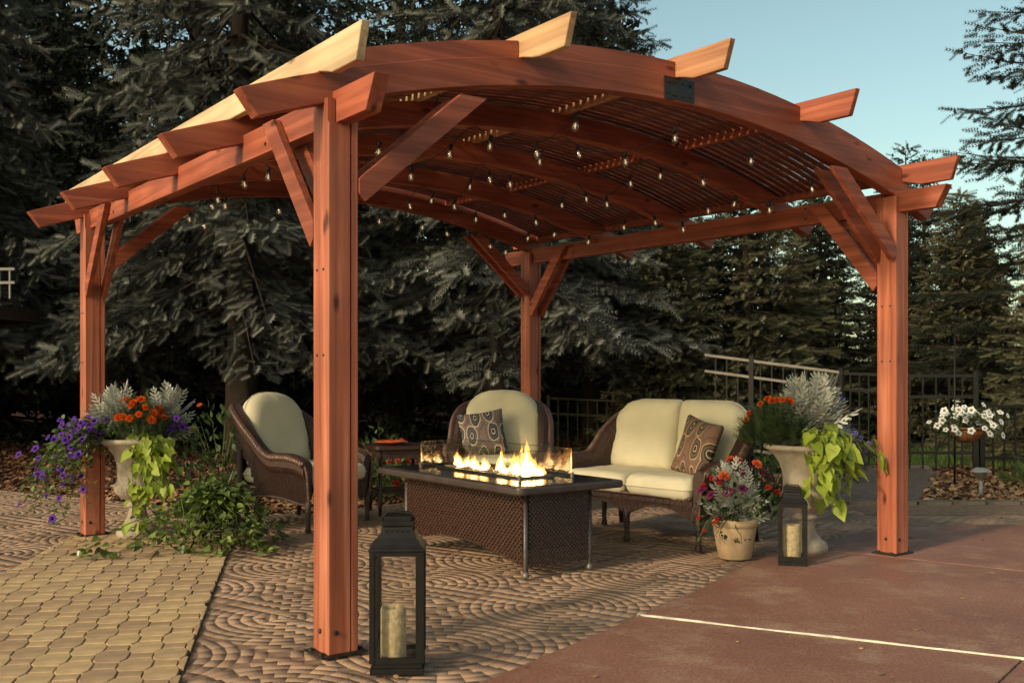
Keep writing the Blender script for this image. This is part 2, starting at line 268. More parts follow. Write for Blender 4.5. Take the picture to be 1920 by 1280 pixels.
class MB:
    def __init__(s): s.v = []; s.f = []
    def add(s, vs, fs):
        n = len(s.v); s.v += [tuple(x) for x in vs]; s.f += [tuple(i + n for i in f) for f in fs]; return s
    def box(s, c, d, m=None):
        x, y, z = d[0] / 2, d[1] / 2, d[2] / 2
        vs = [Vector((sx * x, sy * y, sz * z)) for sz in (-1, 1) for sx, sy in ((-1, -1), (1, -1), (1, 1), (-1, 1))]
        if m is not None: vs = [m @ v for v in vs]
        vs = [v + Vector(c) for v in vs]
        return s.add(vs, [(3, 2, 1, 0), (4, 5, 6, 7), (0, 1, 5, 4), (1, 2, 6, 5), (2, 3, 7, 6), (3, 0, 4, 7)])
    def bar(s, a, b, w, d):
        a = Vector(a); b = Vector(b); z = (b - a); l = z.length; z.normalize()
        q = z.to_track_quat('Z', 'Y').to_matrix(); return s.box((a + b) / 2, (w, d, l), q)
    def prism(s, poly, a, b, axis=2):
        """extrude a polygon (2-D) from a to b along an axis; other two axes in cyclic order"""
        n = len(poly)
        def P(p, h):
            if axis == 2: return (p[0], p[1], h)
            if axis == 1: return (p[0], h, p[1])
            return (h, p[0], p[1])
        vs = [P(p, a) for p in poly] + [P(p, b) for p in poly]
        fs = [tuple(range(n))[::-1], tuple(range(n, 2 * n))] + [(i, (i + 1) % n, n + (i + 1) % n, n + i) for i in range(n)]
        return s.add(vs, fs)
    def tube(s, path, r, n=8, cap=True):
        path = [Vector(p) for p in path]; rs = r if isinstance(r, (list, tuple)) else [r] * len(path)
        vs = []; up = None
        for i, p in enumerate(path):
            t = (path[min(i + 1, len(path) - 1)] - path[max(i - 1, 0)]).normalized()
            if up is None: up = t.orthogonal().normalized()
            up = (up - t * up.dot(t)); up = up.normalized() if up.length > 1e-6 else t.orthogonal().normalized()
            sd = t.cross(up)
            for k in range(n):
                a = 2 * math.pi * k / n; vs.append(p + (up * math.cos(a) + sd * math.sin(a)) * rs[i])
        fs = [(i * n + k, i * n + (k + 1) % n, (i + 1) * n + (k + 1) % n, (i + 1) * n + k) for i in range(len(path) - 1) for k in range(n)]
        if cap: fs += [tuple(range(n))[::-1], tuple((len(path) - 1) * n + k for k in range(n))]
        return s.add(vs, fs)
    def lathe(s, prof, n=24, c=(0, 0, 0), flute=None):
        vs = []
        for j, (r, z) in enumerate(prof):
            for k in range(n):
                a = 2 * math.pi * k / n; rr = r
                if flute and flute[0] <= z <= flute[1]: rr = r * (1 - flute[3] * (0.5 + 0.5 * math.cos(a * flute[2])))
                vs.append((c[0] + rr * math.cos(a), c[1] + rr * math.sin(a), c[2] + z))
        fs = [(j * n + k, j * n + (k + 1) % n, (j + 1) * n + (k + 1) % n, (j + 1) * n + k) for j in range(len(prof) - 1) for k in range(n)]
        fs += [tuple(range(n))[::-1], tuple((len(prof) - 1) * n + k for k in range(n))]
        return s.add(vs, fs)
    def rope(s, path, r, pitch=0.05, strands=3, n=5):
        path = [Vector(p) for p in path]
        # resample
        L = [0]
        for a, b in zip(path, path[1:]): L.append(L[-1] + (b - a).length)
        m = max(8, int(L[-1] / (pitch / 6)))
        pts = []
        for i in range(m + 1):
            d = L[-1] * i / m; j = 0
            while j < len(L) - 2 and L[j + 1] < d: j += 1
            t = (d - L[j]) / max(1e-9, L[j + 1] - L[j]); pts.append(path[j].lerp(path[j + 1], min(1, t)))
        for k in range(strands):
            up = None; out = []
            for i, p in enumerate(pts):
                t = (pts[min(i + 1, m)] - pts[max(i - 1, 0)]).normalized()
                if up is None: up = t.orthogonal().normalized()
                up = (up - t * up.dot(t)).normalized(); sd = t.cross(up)
                a = 2 * math.pi * (k / strands + (L[-1] * i / m) / pitch)
                out.append(p + (up * math.cos(a) + sd * math.sin(a)) * r * 0.55)
            s.tube(out, r * 0.55, n)
        return s
    def mesh(s, name, mat=None, smooth=False, bevel=0.0):
        me = bpy.data.meshes.new(name); me.from_pydata(s.v, [], s.f); me.update()
        if mat: me.materials.append(mat)
        if smooth: me.polygons.foreach_set("use_smooth", [True] * len(me.polygons))
        return me
    def build(s, name, mat, parent=None, smooth=False, bevel=0.0):
        o = link(name, s.mesh(name, mat, smooth), parent)
        if bevel:
            md = o.modifiers.new("bevel", 'BEVEL'); md.width = bevel; md.segments = 2; md.limit_method = 'ANGLE'
        return o

def np_mesh(name, V, F, mat=None, tone=None, smooth=False):
    """fast triangle mesh from numpy arrays, with an optional per-vertex tone attribute"""
    me = bpy.data.meshes.new(name); V = np.ascontiguousarray(V, dtype=np.float32); F = np.ascontiguousarray(F, dtype=np.int32)
    me.vertices.add(len(V)); me.vertices.foreach_set("co", V.ravel())
    me.loops.add(F.size); me.loops.foreach_set("vertex_index", F.ravel())
    me.polygons.add(len(F)); me.polygons.foreach_set("loop_start", np.arange(0, F.size, F.shape[1], dtype=np.int32))
    if smooth: me.polygons.foreach_set("use_smooth", np.ones(len(F), dtype=bool))
    if tone is not None:
        a = me.attributes.new("tone", 'FLOAT', 'POINT'); a.data.foreach_set("value", np.ascontiguousarray(tone, dtype=np.float32))
    me.update(calc_edges=True)
    if mat: me.materials.append(mat)
    return me
def basis(D, roll=None):
    """rotation matrices whose third column is D (N,3)"""
    D = D / np.linalg.norm(D, axis=1, keepdims=True)
    ref = np.where(np.abs(D[:, 2:3]) < 0.95, np.array([[0, 0, 1.0]]), np.array([[1.0, 0, 0]]))
    X = np.cross(ref, D); X /= np.linalg.norm(X, axis=1, keepdims=True); Y = np.cross(D, X)
    if roll is not None:
        c = np.cos(roll)[:, None]; s = np.sin(roll)[:, None]; X, Y = X * c + Y * s, Y * c - X * s
    return np.stack([X, Y, D], axis=2)
def inst(tV, tF, P, M, S):
    """copy a template to positions P with rotations M and scales S -> V, F"""
    S = np.asarray(S); S = S[:, None] if S.ndim == 1 else S
    if S.shape[1] == 1: S = np.repeat(S, 3, axis=1)
    V = np.einsum('nij,nkj->nki', M, tV[None] * S[:, None, :]) + P[:, None, :]
    F = tF[None] + (np.arange(len(P)) * len(tV))[:, None, None]
    return V.reshape(-1, 3), F.reshape(-1, tF.shape[1])
def tri(faces):
    out = []
    for f in faces:
        for i in range(1, len(f) - 1): out.append((f[0], f[i], f[i + 1]))
    return np.array(out, dtype=np.int32)

# ------------------------------------------------------------------ polygons for the paving
def inside(p, poly):
    x, y = p; c = False; j = len(poly) - 1
    for i in range(len(poly)):
        xi, yi = poly[i]; xj, yj = poly[j]
        if (yi > y) != (yj > y) and x < (xj - xi) * (y - yi) / (yj - yi) + xi: c = not c
        j = i
    return c
def clip(poly, p, n, off=0.0):
    """keep the side where (q-p).n >= off"""
    out = []; m = len(poly)
    d = [(q[0] - p[0]) * n[0] + (q[1] - p[1]) * n[1] - off for q in poly]
    for i in range(m):
        j = (i + 1) % m
        if d[i] >= 0: out.append(poly[i])
        if (d[i] >= 0) != (d[j] >= 0):
            t = d[i] / (d[i] - d[j]); out.append((poly[i][0] + (poly[j][0] - poly[i][0]) * t, poly[i][1] + (poly[j][1] - poly[i][1]) * t))
    return out

PATIO = [(-8, 1.0), (9, 1.0), (9, 9.35), (4.1, 9.35), (2.7, 9.6), (1.7, 10.9), (0.2, 10.8), (-0.9, 9.6), (-1.7, 8.75), (-2.4, 8.75), (-3.2, 9.3), (-5.2, 10.5), (-8, 11.2)]
RED = [(-0.6, 1.0), (9, 1.0), (9, 8.1), (3.5, 8.05), (2.75, 7.75), (2.2, 7.25), (1.66, 6.70), (0.94, 5.50), (-0.02, 4.09), (-0.6, 3.24)]
STRIP = [(-3.25, 7.75), (-1.98, 7.30), (-0.72, 1.3), (-2.25, 1.0)]

# ================================================================== THE SETTING
g = MB(); g.add([(-400, -60, -0.03), (400, -60, -0.03), (400, 700, -0.03), (-400, 700, -0.03)], [(0, 1, 2, 3)])
tag(g.build("ground", soil_m), kind="structure")
LAWN = [(3.2, 13.3), (14, 12.9), (40, 16), (40, 40), (-2, 40), (1.5, 22)]
m = MB(); m.add([(x, y, -0.018) for x, y in LAWN], [tuple(range(len(LAWN)))]); lawn = tag(m.build("lawn", lawn_m), kind="structure")
m = MB(); m.prism(PATIO, -0.06, 0.0); patio = tag(m.build("patio", joint_m), kind="structure")

# stamped concrete: rings of small stones round centres on a rotated one-metre grid
def stamped():
    O = np.array([0.246, 5.27]); u = np.array([0.585, 0.811]); w = np.array([0.811, -0.585]); c = 0.965; dr = 0.058
    V = []; F = []; T = []
    tF = [(4, 5, 6, 7), (0, 1, 5, 4), (1, 2, 6, 5), (2, 3, 7, 6), (3, 0, 4, 7)]
    for i in range(-9, 9):
        for j in range(-9, 9):
            C = O + u * c * i + w * c * j
            if not (-8.2 < C[0] < 8 and 1.8 < C[1] < 11.4): continue
            fade = random.uniform(-0.12, 0.12)
            for k in range(12):
                r0 = k * dr + 0.0014; r1 = (k + 1) * dr - 0.0009
                rm = (r0 + r1) / 2; n = max(4, 4 * round(2 * math.pi * rm / 0.105 / 4))
                off = 0.0
                for q in range(n):
                    a0 = 2 * math.pi * q / n + off; a1 = a0 + 2 * math.pi / n; am = (a0 + a1) / 2
                    lx, ly = rm * math.cos(am), rm * math.sin(am)
                    if abs(lx) > c / 2 + 0.012 or abs(ly) > c / 2 + 0.012: continue
                    if abs(lx) > c / 2 - 0.006 or abs(ly) > c / 2 - 0.006: continue
                    p = C + u * lx + w * ly
                    if p[1] < 3.2 or not inside(p, PATIO) or inside(p, RED) or inside(p, STRIP): continue
                    if inside(p + w * 0.02, RED) or inside(p - w * 0.012, STRIP): continue
                    g0 = 0.0010 / max(rm, 0.03); ga = g0 + (0.0030 / max(rm, 0.03) if (4 * q) % n == 0 else 0); gb = g0 + (0.0030 / max(rm, 0.03) if (4 * (q + 1)) % n == 0 else 0); zt = 0.0019 + random.uniform(-0.0005, 0.0006)
                    base = len(V)
                    for (dz, ins) in ((-0.001, 0.0), (zt, 0.0014)):
                        for rr, aa in ((r0 + ins, a0 + ga + ins / max(rm, .03)), (r1 - ins, a0 + ga + ins / max(rm, .03)), (r1 - ins, a1 - gb - ins / max(rm, .03)), (r0 + ins, a1 - gb - ins / max(rm, .03))):
                            qx, qy = rr * math.cos(aa), rr * math.sin(aa); P = C + u * qx + w * qy
                            V.append((P[0], P[1], dz + random.uniform(-0.0002, 0.0002)))
                    t = min(1, max(0, random.gauss(0.5 + fade, 0.16)))
                    T += [t] * 8
                    F += [tuple(base + x for x in f) for f in tF]
    me = np_mesh("stamped_stones", np.array(V), tri(F), stamp_m, np.array(T))
    o = link("stamped_stones", me, patio); tag(o, "brown stamped concrete in rings of small stones", kind="stuff")
stamped()

# tan interlocking pavers, each one an object
strip = tag(MB().add([(x, y, 0.003) for x, y in STRIP], [tuple(range(4))]).build("paver_strip", bed_m), kind="structure")
def paver_mesh(name, poly, zt):
    b = MB(); n = len(poly); cx = sum(p[0] for p in poly) / n; cy = sum(p[1] for p in poly) / n
    ins = [(cx + (p[0] - cx) * 0.955, cy + (p[1] - cy) * 0.968) for p in poly]
    vs = [(p[0], p[1], 0.0) for p in poly] + [(p[0], p[1], zt - 0.0025) for p in poly] + [(p[0], p[1], zt) for p in ins]
    fs = [tuple(range(2 * n, 3 * n))]
    for i in range(n):
        j = (i + 1) % n; fs += [(i, j, n + j, n + i), (n + i, n + j, 2 * n + j, 2 * n + i)]
    return b.add(vs, fs).mesh(name, paver_m)
big = [(-0.049, -0.0868), (0.049, -0.0868), (0.0655, -0.048), (0.0655, 0.048), (0.049, 0.0868), (-0.049, 0.0868), (-0.0655, 0.048), (-0.0655, -0.048)]
small = [(-0.046, -0.0385), (0.046, -0.0385), (0.046, 0.0385), (-0.046, 0.0385)]
meshes = {}
for nm, pl in (("big", big), ("small", small)):
    meshes[nm] = [paver_mesh("paver", [(x + random.uniform(-.0018, .0018), y + random.uniform(-.0018, .0018)) for x, y in pl], 0.0135) for _ in range(6)]
sd = Vector((0.19, -0.982)).normalized(); sx = Vector((-sd.y, sd.x)); ang = math.atan2(sx.y, sx.x)
S0 = Vector((-1.965, 7.05)); pav = []
for ci in range(-3, 16):
    for ri in range(-6, 22):
        yb = ri * 0.2765 + (0.13825 if ci % 2 else 0.0)
        for nm, oy in (("big", 0.0), ("small", 0.13825)):
            P = S0 - sx * (0.0 + 0.1175 * ci) + sd * (yb + oy)
            if P.y < 3.7: continue
            M2 = [(P.x + sx.x * q[0] + sd.x * -q[1], P.y + sx.y * q[0] + sd.y * -q[1]) for q in (big if nm == "big" else small)]
            ins_ = [inside(q, STRIP) for q in M2]
            if not any(ins_): continue
            pav.append((P.y, P, nm if all(ins_) else M2))
pav.sort(key=lambda t: t[0])
more = MB()
for k, (_, P, nm) in enumerate(pav):
    if not isinstance(nm, str):
        pl = nm
        for e in range(4):
            p0, p1 = STRIP[e], STRIP[(e + 1) % 4]; d = Vector((p1[0] - p0[0], p1[1] - p0[1])).normalized(); pl = clip(pl, p0, (d.y, -d.x), 0.004)
        if len(pl) < 3: continue
        ar = abs(sum(pl[i][0] * pl[(i + 1) % len(pl)][1] - pl[(i + 1) % len(pl)][0] * pl[i][1] for i in range(len(pl)))) / 2
        if ar < 0.0012: continue
        if k < 300: o = link("paver", paver_mesh("paver", [(q[0] - P.x, q[1] - P.y) for q in pl], 0.0135), strip); o.location = (P.x, P.y, 0.003)
        else: m_ = paver_mesh("paver", pl, 0.0135); more.add([v.co + Vector((0, 0, .003)) for v in m_.vertices], [tuple(p.vertices) for p in m_.polygons])
        continue
    me = random.choice(meshes[nm])
    if k < 300:
        o = link("paver", me, strip); o.location = (P.x, P.y, 0.003 + random.uniform(-0.0015, 0.0015))
        o.rotation_euler = (random.uniform(-.008, .008), random.uniform(-.008, .008), ang + random.uniform(-.015, .015))
    else:
        M = Matrix.Translation((P.x, P.y, 0.003)) @ Matrix.Rotation(ang, 4, 'Z')
        more.add([M @ v.co for v in me.vertices], [tuple(p.vertices) for p in me.polygons])
if more.v: tag(more.build("far_pavers", paver_m, strip), kind="stuff")

# red concrete slabs cut by joints
slabs = tag(MB().add([(x, y, 0.002) for x, y in RED], [tuple(range(len(RED)))]).build("concrete_slab_bed", joint_m), kind="structure")
W0 = (0.614, 5.041); Wd = Vector((0.890, -0.455)).normalized(); Wn = (Wd.y * -1, Wd.x)
J0 = (2.523, 6.573); Jd = Vector((0.79, -0.613)).normalized(); Jn = (-Jd.y, Jd.x)
K0 = (2.10, 4.24); Kd = Vector((0.62, 0.785)); Kn = (Kd.y, -Kd.x)
neg = lambda n: (-n[0], -n[1])
near = clip(RED, W0, neg(Wn), 0.008); mid = clip(clip(RED, W0, Wn, 0.008), J0, neg(Jn), 0.006); far = clip(RED, J0, Jn, 0.006)
pieces = [clip(near, K0, neg(Kn), 0.006), clip(near, K0, Kn, 0.006), mid, far]
for pl in pieces:
    if len(pl) < 3: continue
    cx = sum(p[0] for p in pl) / len(pl); cy = sum(p[1] for p in pl) / len(pl)
    sl = [(p[0] - cx, p[1] - cy) for p in pl]
    b = MB(); b.prism(sl, 0.003, 0.0125); o = b.build("concrete_slab", red_m, slabs, bevel=0.004); o.location = (cx, cy, 0)
e0 = Vector(W0); e1 = e0 + Wd * 6.0
b = MB(); b.tube([(e0.x + Wd.x * t, e0.y + Wd.y * t, 0.0115 + 0.0012 * math.sin(t * 9)) for t in np.linspace(0, 6, 60)], [0.0075 + 0.0012 * math.sin(t * 7.3) + 0.0008 * math.sin(t * 23) for t in np.linspace(0, 6, 60)], 8); b.build("joint_filler", filler_m, slabs, smooth=True)

# edging stones and grey path on the right
border = tag(MB().add([(3.0, 8.62, .004), (9, 8.62, .004), (9, 9.35, .004), (3.0, 9.5, .004)], [(0, 1, 2, 3)]).build("edging_bed", joint_m), kind="structure")
bm_ = MB(); bm_.prism([(-.145, -.075), (.145, -.075), (.145, .075), (-.145, .075)], 0, 0.035); edge_me = bm_.mesh("edging_stone", border_m)
for i in range(18):
    o = link("edging_stone", edge_me, border); o.location = (3.2 + i * 0.31, 9.36 + random.uniform(-.01, .01), 0.0); o.rotation_euler = (random.uniform(-.02, .02), random.uniform(-.02, .02), random.uniform(-.04, .04))
PATH = [(2.75, 9.55), (3.75, 9.45), (4.9, 12.0), (5.4, 13.2), (4.4, 13.3), (3.9, 12.2)]
path = tag(MB().add([(x, y, -0.012) for x, y in PATH], [tuple(range(6))]).build("garden_path", joint_m), kind="structure")
pm = MB(); pm.prism([(-.095, -.095), (.095, -.095), (.095, .095), (-.095, .095)], 0, 0.02); pme = pm.mesh("path_paver", path_m)
for i in range(14):
    for j in range(20):
        p = (2.6 + i * 0.2 + (j % 2) * 0.1, 9.5 + j * 0.2)
        if inside(p, PATH): o = link("path_paver", pme, path); o.location = (p[0], p[1], -0.010 + random.uniform(-.002, .002)); o.rotation_euler = (0, 0, random.uniform(-.03, .03))

# mulch chips, dry leaves, grass
def scatter(name, n, area, ok, size, mat, zr, label, up=0.9):
    P = np.column_stack([rng.uniform(area[0], area[1], n * 2), rng.uniform(0, 1, n * 2) ** 1.5 * (area[3] - area[2]) + area[2], rng.uniform(zr[0], zr[1], n * 2)])
    P = P[[ok(p) for p in P]][:n]; n = len(P)
    tV = np.array([(-.5, -.28, 0), (.05, -.36, .06), (.5, .05, .0), (.1, .32, .07), (-.45, .2, .03)]); tF = np.array([(0, 1, 3), (1, 2, 3), (0, 3, 4)])
    D = rng.normal(0, 1, (n, 3)) * (1 - up); D[:, 2] = 1
    V, F = inst(tV, tF, P, basis(D, rng.uniform(0, 6.28, n)), rng.uniform(size[0], size[1], n))
    T = np.repeat(rng.beta(2, 2.6, n), len(tV))
    return tag(link(name, np_mesh(name, V, F, mat, T)), label, kind="stuff")
notpatio = lambda p: not inside((p[0], p[1]), PATIO) and not inside((p[0], p[1]), PATH)
scatter("mulch_chips", 42000, (-9, 9.5, 8.6, 22), lambda p: notpatio(p) and not inside((p[0], p[1]), LAWN), (0.035, 0.085), chip_m, (-0.03, 0.012), "reddish bark mulch chips over the planting beds", 0.55)
scatter("leaf_litter", 5200, (2.4, 9.4, 9.36, 12.2), notpatio, (0.04, 0.085), litter_m, (-0.015, 0.03), "tan dry leaves on the bed by the solar light", 0.5)
scatter("leaf_litter", 2600, (-6.5, -1.2, 8.7, 10.8), notpatio, (0.035, 0.075), litter_m, (-0.02, 0.01), "dry leaves on the mulch behind the left chair", 0.6)
scatter("fallen_leaves", 70, (-4.5, 4.5, 7.2, 10.5), lambda p: not notpatio(p) and abs(p[0]) > 1.4, (0.03, 0.055), litter_m, (0.014, 0.02), "few dry leaves blown onto the paving", 0.8)
scatter("paving_debris", 150, (-3.0, 4.5, 4.0, 9.0), lambda p: not notpatio(p), (0.012, 0.034), litter_m, (0.0145, 0.017), "specks of dry leaf and grit on the paving", 0.9)
def grass():
    n = 26000
    P = np.column_stack([rng.uniform(2.5, 14, n), 12.9 + rng.uniform(0, 1, n) ** 1.6 * 11, np.full(n, -0.018)])
    P = P[[inside((p[0], p[1]), LAWN) for p in P]]; n = len(P)
    tV = np.array([(-.06, 0, 0), (.06, 0, 0), (.0, .12, 1.0)]); tF = np.array([(0, 1, 2)])
    D = np.column_stack([rng.normal(0, .35, n), rng.normal(0, .35, n), np.ones(n)])
    V, F = inst(tV, tF, P, basis(D, rng.uniform(0, 6.28, n)), rng.uniform(0.05, 0.10, n))
    tag(link("grass", np_mesh("grass", V, F, grass_m, np.repeat(rng.uniform(0, 1, n), 3))), "mown green grass beyond the metal fence", kind="stuff")
grass()

# ================================================================== CONIFERS
def sprig_tpl(rings, per, spread, w):
    V = []; F = []
    for i in range(rings):
        z = 0.04 + 0.92 * i / max(1, rings - 1)
        for k in range(per):
            a = 2 * math.pi * (k / per + 0.5 * (i % 2) / per * 2) + i * 0.7
            rr = spread * (1.0 if z < 0.75 else 1.25 - z * 0.45)
            d = (math.cos(a), math.sin(a)); t = (-d[1], d[0]); n0 = len(V)
            V += [(d[0] * .02 - t[0] * w, d[1] * .02 - t[1] * w, z), (d[0] * .02 + t[0] * w, d[1] * .02 + t[1] * w, z), (d[0] * rr, d[1] * rr, z + 0.17)]
            F.append((n0, n0 + 1, n0 + 2))
    return np.array(V), np.array(F)
TPL_HI = sprig_tpl(8, 7, 0.22, 0.026); TPL_MID = sprig_tpl(6, 6, 0.24, 0.036); TPL_LO = sprig_tpl(3, 4, 0.26, 0.09)

def conifer_mesh(name, H, Rm, whorls, per, tpl, sl, droop, density, mat, z0=0.25, shape=0.85, seed=1):
    rg = np.random.default_rng(seed); P = []; D = []; S = []; T = []; wood_b = MB()
    wood_b.tube([(0.03 * math.sin(z), 0.03 * math.cos(z * 1.3), z) for z in np.linspace(-0.1, H * 0.985, 14)], [max(0.012, 0.020 * H * (1 - z / H) + 0.008) for z in np.linspace(-0.1, H * 0.985, 14)], 8)
    for wi in range(whorls):
        f = (wi + 0.5) / whorls; zb = z0 + (H - z0) * (1 - (1 - f) ** 1.12)
        Lb = Rm * (1 - zb / H) ** shape + 0.12
        for bi in range(per):
            az = 2 * math.pi * (bi / per) + wi * 2.4 + rg.normal(0, 0.18); L = Lb * rg.uniform(0.72, 1.12)
            el = -0.06 - droop * (1 - f) * min(1.0, 0.35 + 2.6 * f) + 0.55 * f ** 2 + rg.normal(0, 0.07)
            hd = np.array([math.cos(az), math.sin(az), 0]); sdv = np.array([-math.sin(az), math.cos(az), 0])
            def bp(t): return hd * L * t * math.cos(el) + np.array([0, 0, zb + L * (math.sin(el) * t - 0.10 * t * t * droop * 4 + 0.13 * t ** 3)])
            if L > 0.5: wood_b.tube([bp(t) for t in (0, .3, .6, .95)], [0.012 + 0.010 * L, 0.010 + 0.006 * L, 0.009, 0.004], 4, cap=False)
            nb = max(3, int(L / (0.085 / density)))
            for q in range(nb):
                t = 0.22 + 0.78 * (q + rg.uniform(0, 1)) / nb; c = bp(t); sgn = 1 if q % 2 else -1
                bl = (0.10 + 0.36 * L * (1 - t) ** 0.8 + 0.05) * rg.uniform(0.7, 1.15); bl = min(bl, 0.85)
                ns = max(1, int(bl / (sl * 0.55)))
                bd = hd * rg.uniform(0.45, 0.9) + sdv * sgn * rg.uniform(0.6, 1.0) + np.array([0, 0, -droop * rg.uniform(0.2, 1.1)])
                bd /= np.linalg.norm(bd)
                for s_ in range(ns):
                    tt = (s_ + rg.uniform(0.2, 1)) / ns
                    p = c + bd * bl * tt + np.array([0, 0, -0.10 * droop * tt * tt * bl * 3])
                    d = bd + sdv * rg.normal(0, .45) + hd * rg.normal(0.15, .3) + np.array([0, 0, rg.normal(-0.25 * droop, 0.3)])
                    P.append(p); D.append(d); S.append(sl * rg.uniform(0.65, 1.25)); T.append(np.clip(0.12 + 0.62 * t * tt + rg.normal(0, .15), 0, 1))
            P.append(bp(0.97)); D.append(hd + np.array([0, 0, 0.2])); S.append(sl * 1.2); T.append(0.7)
    for k in range(5):
        P.append(np.array([0, 0, H * (0.94 + 0.015 * k)])); D.append(np.array([rg.normal(0, .5), rg.normal(0, .5), 1])); S.append(sl); T.append(.5)
    P = np.array(P); D = np.array(D); S = np.array(S); n = len(P)
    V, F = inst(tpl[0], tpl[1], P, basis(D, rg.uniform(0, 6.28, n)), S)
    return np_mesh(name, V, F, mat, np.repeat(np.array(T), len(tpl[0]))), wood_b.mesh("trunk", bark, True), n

CR = {}
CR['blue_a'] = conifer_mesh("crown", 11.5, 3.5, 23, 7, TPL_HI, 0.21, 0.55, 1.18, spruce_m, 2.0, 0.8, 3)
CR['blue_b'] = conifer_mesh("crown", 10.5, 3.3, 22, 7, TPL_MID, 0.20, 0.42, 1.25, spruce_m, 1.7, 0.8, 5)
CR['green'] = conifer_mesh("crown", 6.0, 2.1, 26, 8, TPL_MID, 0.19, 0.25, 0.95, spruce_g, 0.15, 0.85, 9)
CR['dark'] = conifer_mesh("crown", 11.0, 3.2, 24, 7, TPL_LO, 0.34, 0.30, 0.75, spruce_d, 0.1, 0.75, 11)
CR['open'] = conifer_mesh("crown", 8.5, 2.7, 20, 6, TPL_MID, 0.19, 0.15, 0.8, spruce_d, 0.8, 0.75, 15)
def conifer(kind, label, loc, s=1.0, rz=0.0, group=None, name="spruce_tree"):
    t = thing(name, label, "tree", loc, rz, group); t.scale = (s, s, s)
    link("trunk", CR[kind][1], t); link("crown", CR[kind][0], t); return t
conifer('blue_a', "tall grey-green spruce behind the left chair, its branches hanging low", (-3.7, 14.0, -0.03), 1.0, 0.4)
conifer('blue_b', "tall blue spruce behind the middle chair, with frosted lower branches", (-0.2, 14.8, -0.03), 1.04, 1.9)
conifer('blue_a', "dark spruce at the far left of the photo, behind the mulch bed", (-8.2, 14.2, -0.03), 0.98, 2.6)
conifer('blue_b', "blue spruce right of the back post, its tip against the sky", (1.35, 17.2, -0.03), 0.92, 4.1)
conifer('green', "olive green spruce behind the loveseat and sloping fence", (3.6, 15.8, -0.03), 0.88, 0.3)
conifer('green', "small spruce left of the sloping fence's end", (2.35, 15.2, -0.03), 0.62, 2.2)
conifer('green', "spruce standing behind the right urn, beyond the fence", (5.3, 17.6, -0.03), 0.76, 1.3)
conifer('green', "broad spruce right behind the right post, beyond the gate", (7.5, 17.2, -0.03), 0.70, 5.1)
conifer('green', "bushy yellow-green spruce at the right edge behind the flower basket", (7.5, 13.8, -0.03), 0.66, 3.7)
conifer('open', "sparse conifer at the right edge, twigs reaching into the sky", (8.75, 15.8, -0.03), 1.15, 0.9)
conifer('open', "thin conifer with bare twigs above the right end of the pergola", (7.1, 18.5, -0.03), 0.62, 2.9)
k = 0
for x, y, s in ((-14, 21, 1.15), (-10.0, 20, 1.1), (-6.0, 19.5, 1.2), (-2.2, 20.5, 1.15), (1.2, 22, 0.9), (5.0, 22.5, 0.55), (8.8, 22, 0.52), (12.0, 20.5, 0.62), (-11.5, 15.5, 1.05)):
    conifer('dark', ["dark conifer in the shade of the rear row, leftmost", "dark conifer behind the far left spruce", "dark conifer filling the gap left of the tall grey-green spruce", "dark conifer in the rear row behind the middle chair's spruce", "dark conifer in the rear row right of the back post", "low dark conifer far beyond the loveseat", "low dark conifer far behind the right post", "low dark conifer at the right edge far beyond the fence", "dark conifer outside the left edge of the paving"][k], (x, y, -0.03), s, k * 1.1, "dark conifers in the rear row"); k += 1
# far wood
def far_wood():
    V, F = [], []; n = 0; T = []
    src = CR['dark'][0]; cv = np.empty(len(src.vertices) * 3, dtype=np.float32); src.vertices.foreach_get("co", cv); cv = cv.reshape(-1, 3)
    keep = rng.permutation(len(cv) // 3)[: len(cv) // 14]; tv = cv.reshape(-1, 3, 3)[keep]; c = tv.mean(axis=1, keepdims=True); tv = (c + (tv - c) * 2.9).reshape(-1, 3)
    for i in range(62):
        x = -42 + i * 1.5 + rng.normal(0, .7); y = 36 + rng.uniform(-4, 6); s = (1.25 if x < 4 else 0.60) * rng.uniform(0.85, 1.2); a = rng.uniform(0, 6.28)
        Rm = np.array([[math.cos(a), -math.sin(a), 0], [math.sin(a), math.cos(a), 0], [0, 0, 1]])
        V.append((tv @ Rm.T) * s + np.array([x, y, 0])); F.append(np.arange(len(tv)).reshape(-1, 3) + n); n += len(tv); T.append(rng.uniform(0, .8, len(tv) // 3).repeat(3))
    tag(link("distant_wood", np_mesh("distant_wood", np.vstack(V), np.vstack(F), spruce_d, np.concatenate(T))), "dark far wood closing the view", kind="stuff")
far_wood()

# ================================================================== PERGOLA
PA = (-0.75, 4.375); PTH = R(36.33); LX, LY = 4.04, 3.92
perg = thing("pergola", "cedar pergola with an arched lattice roof on four posts over the patio", "pergola", (PA[0], PA[1], 0.0125), PTH)
def zp(x): return 2.875 - 0.3324 * ((x / LX - 0.5) / 0.52) ** 2
POSTS = [(0, 0), (0, LY), (LX, 0), (LX, LY)]
def post_mesh():
    h = 0.071; g0, g1, gd = 0.030, 0.040, 0.012; c = 0.006
    poly = [(-h + c, -h), (g0, -h), (g0 + .002, -h + gd), (g1 - .002, -h + gd), (g1, -h), (h - c, -h), (h, -h + c), (h, h - c), (h - c, h), (g1, h), (g1 - .002, h - gd), (g0 + .002, h - gd), (g0, h), (-h + c, h), (-h, h - c), (-h, -h + c)]
    b = MB(); b.prism(poly, 0.012, 2.232); b.box((-0.054, 0, 2.282), (0.034, 0.14, 0.10)); b.box((0.054, 0, 2.282), (0.034, 0.14, 0.10)); return b.mesh("post", wood_z)
pm_ = post_mesh()
plate = MB(); plate.box((0, 0, 0.006), (0.215, 0.175, 0.008))
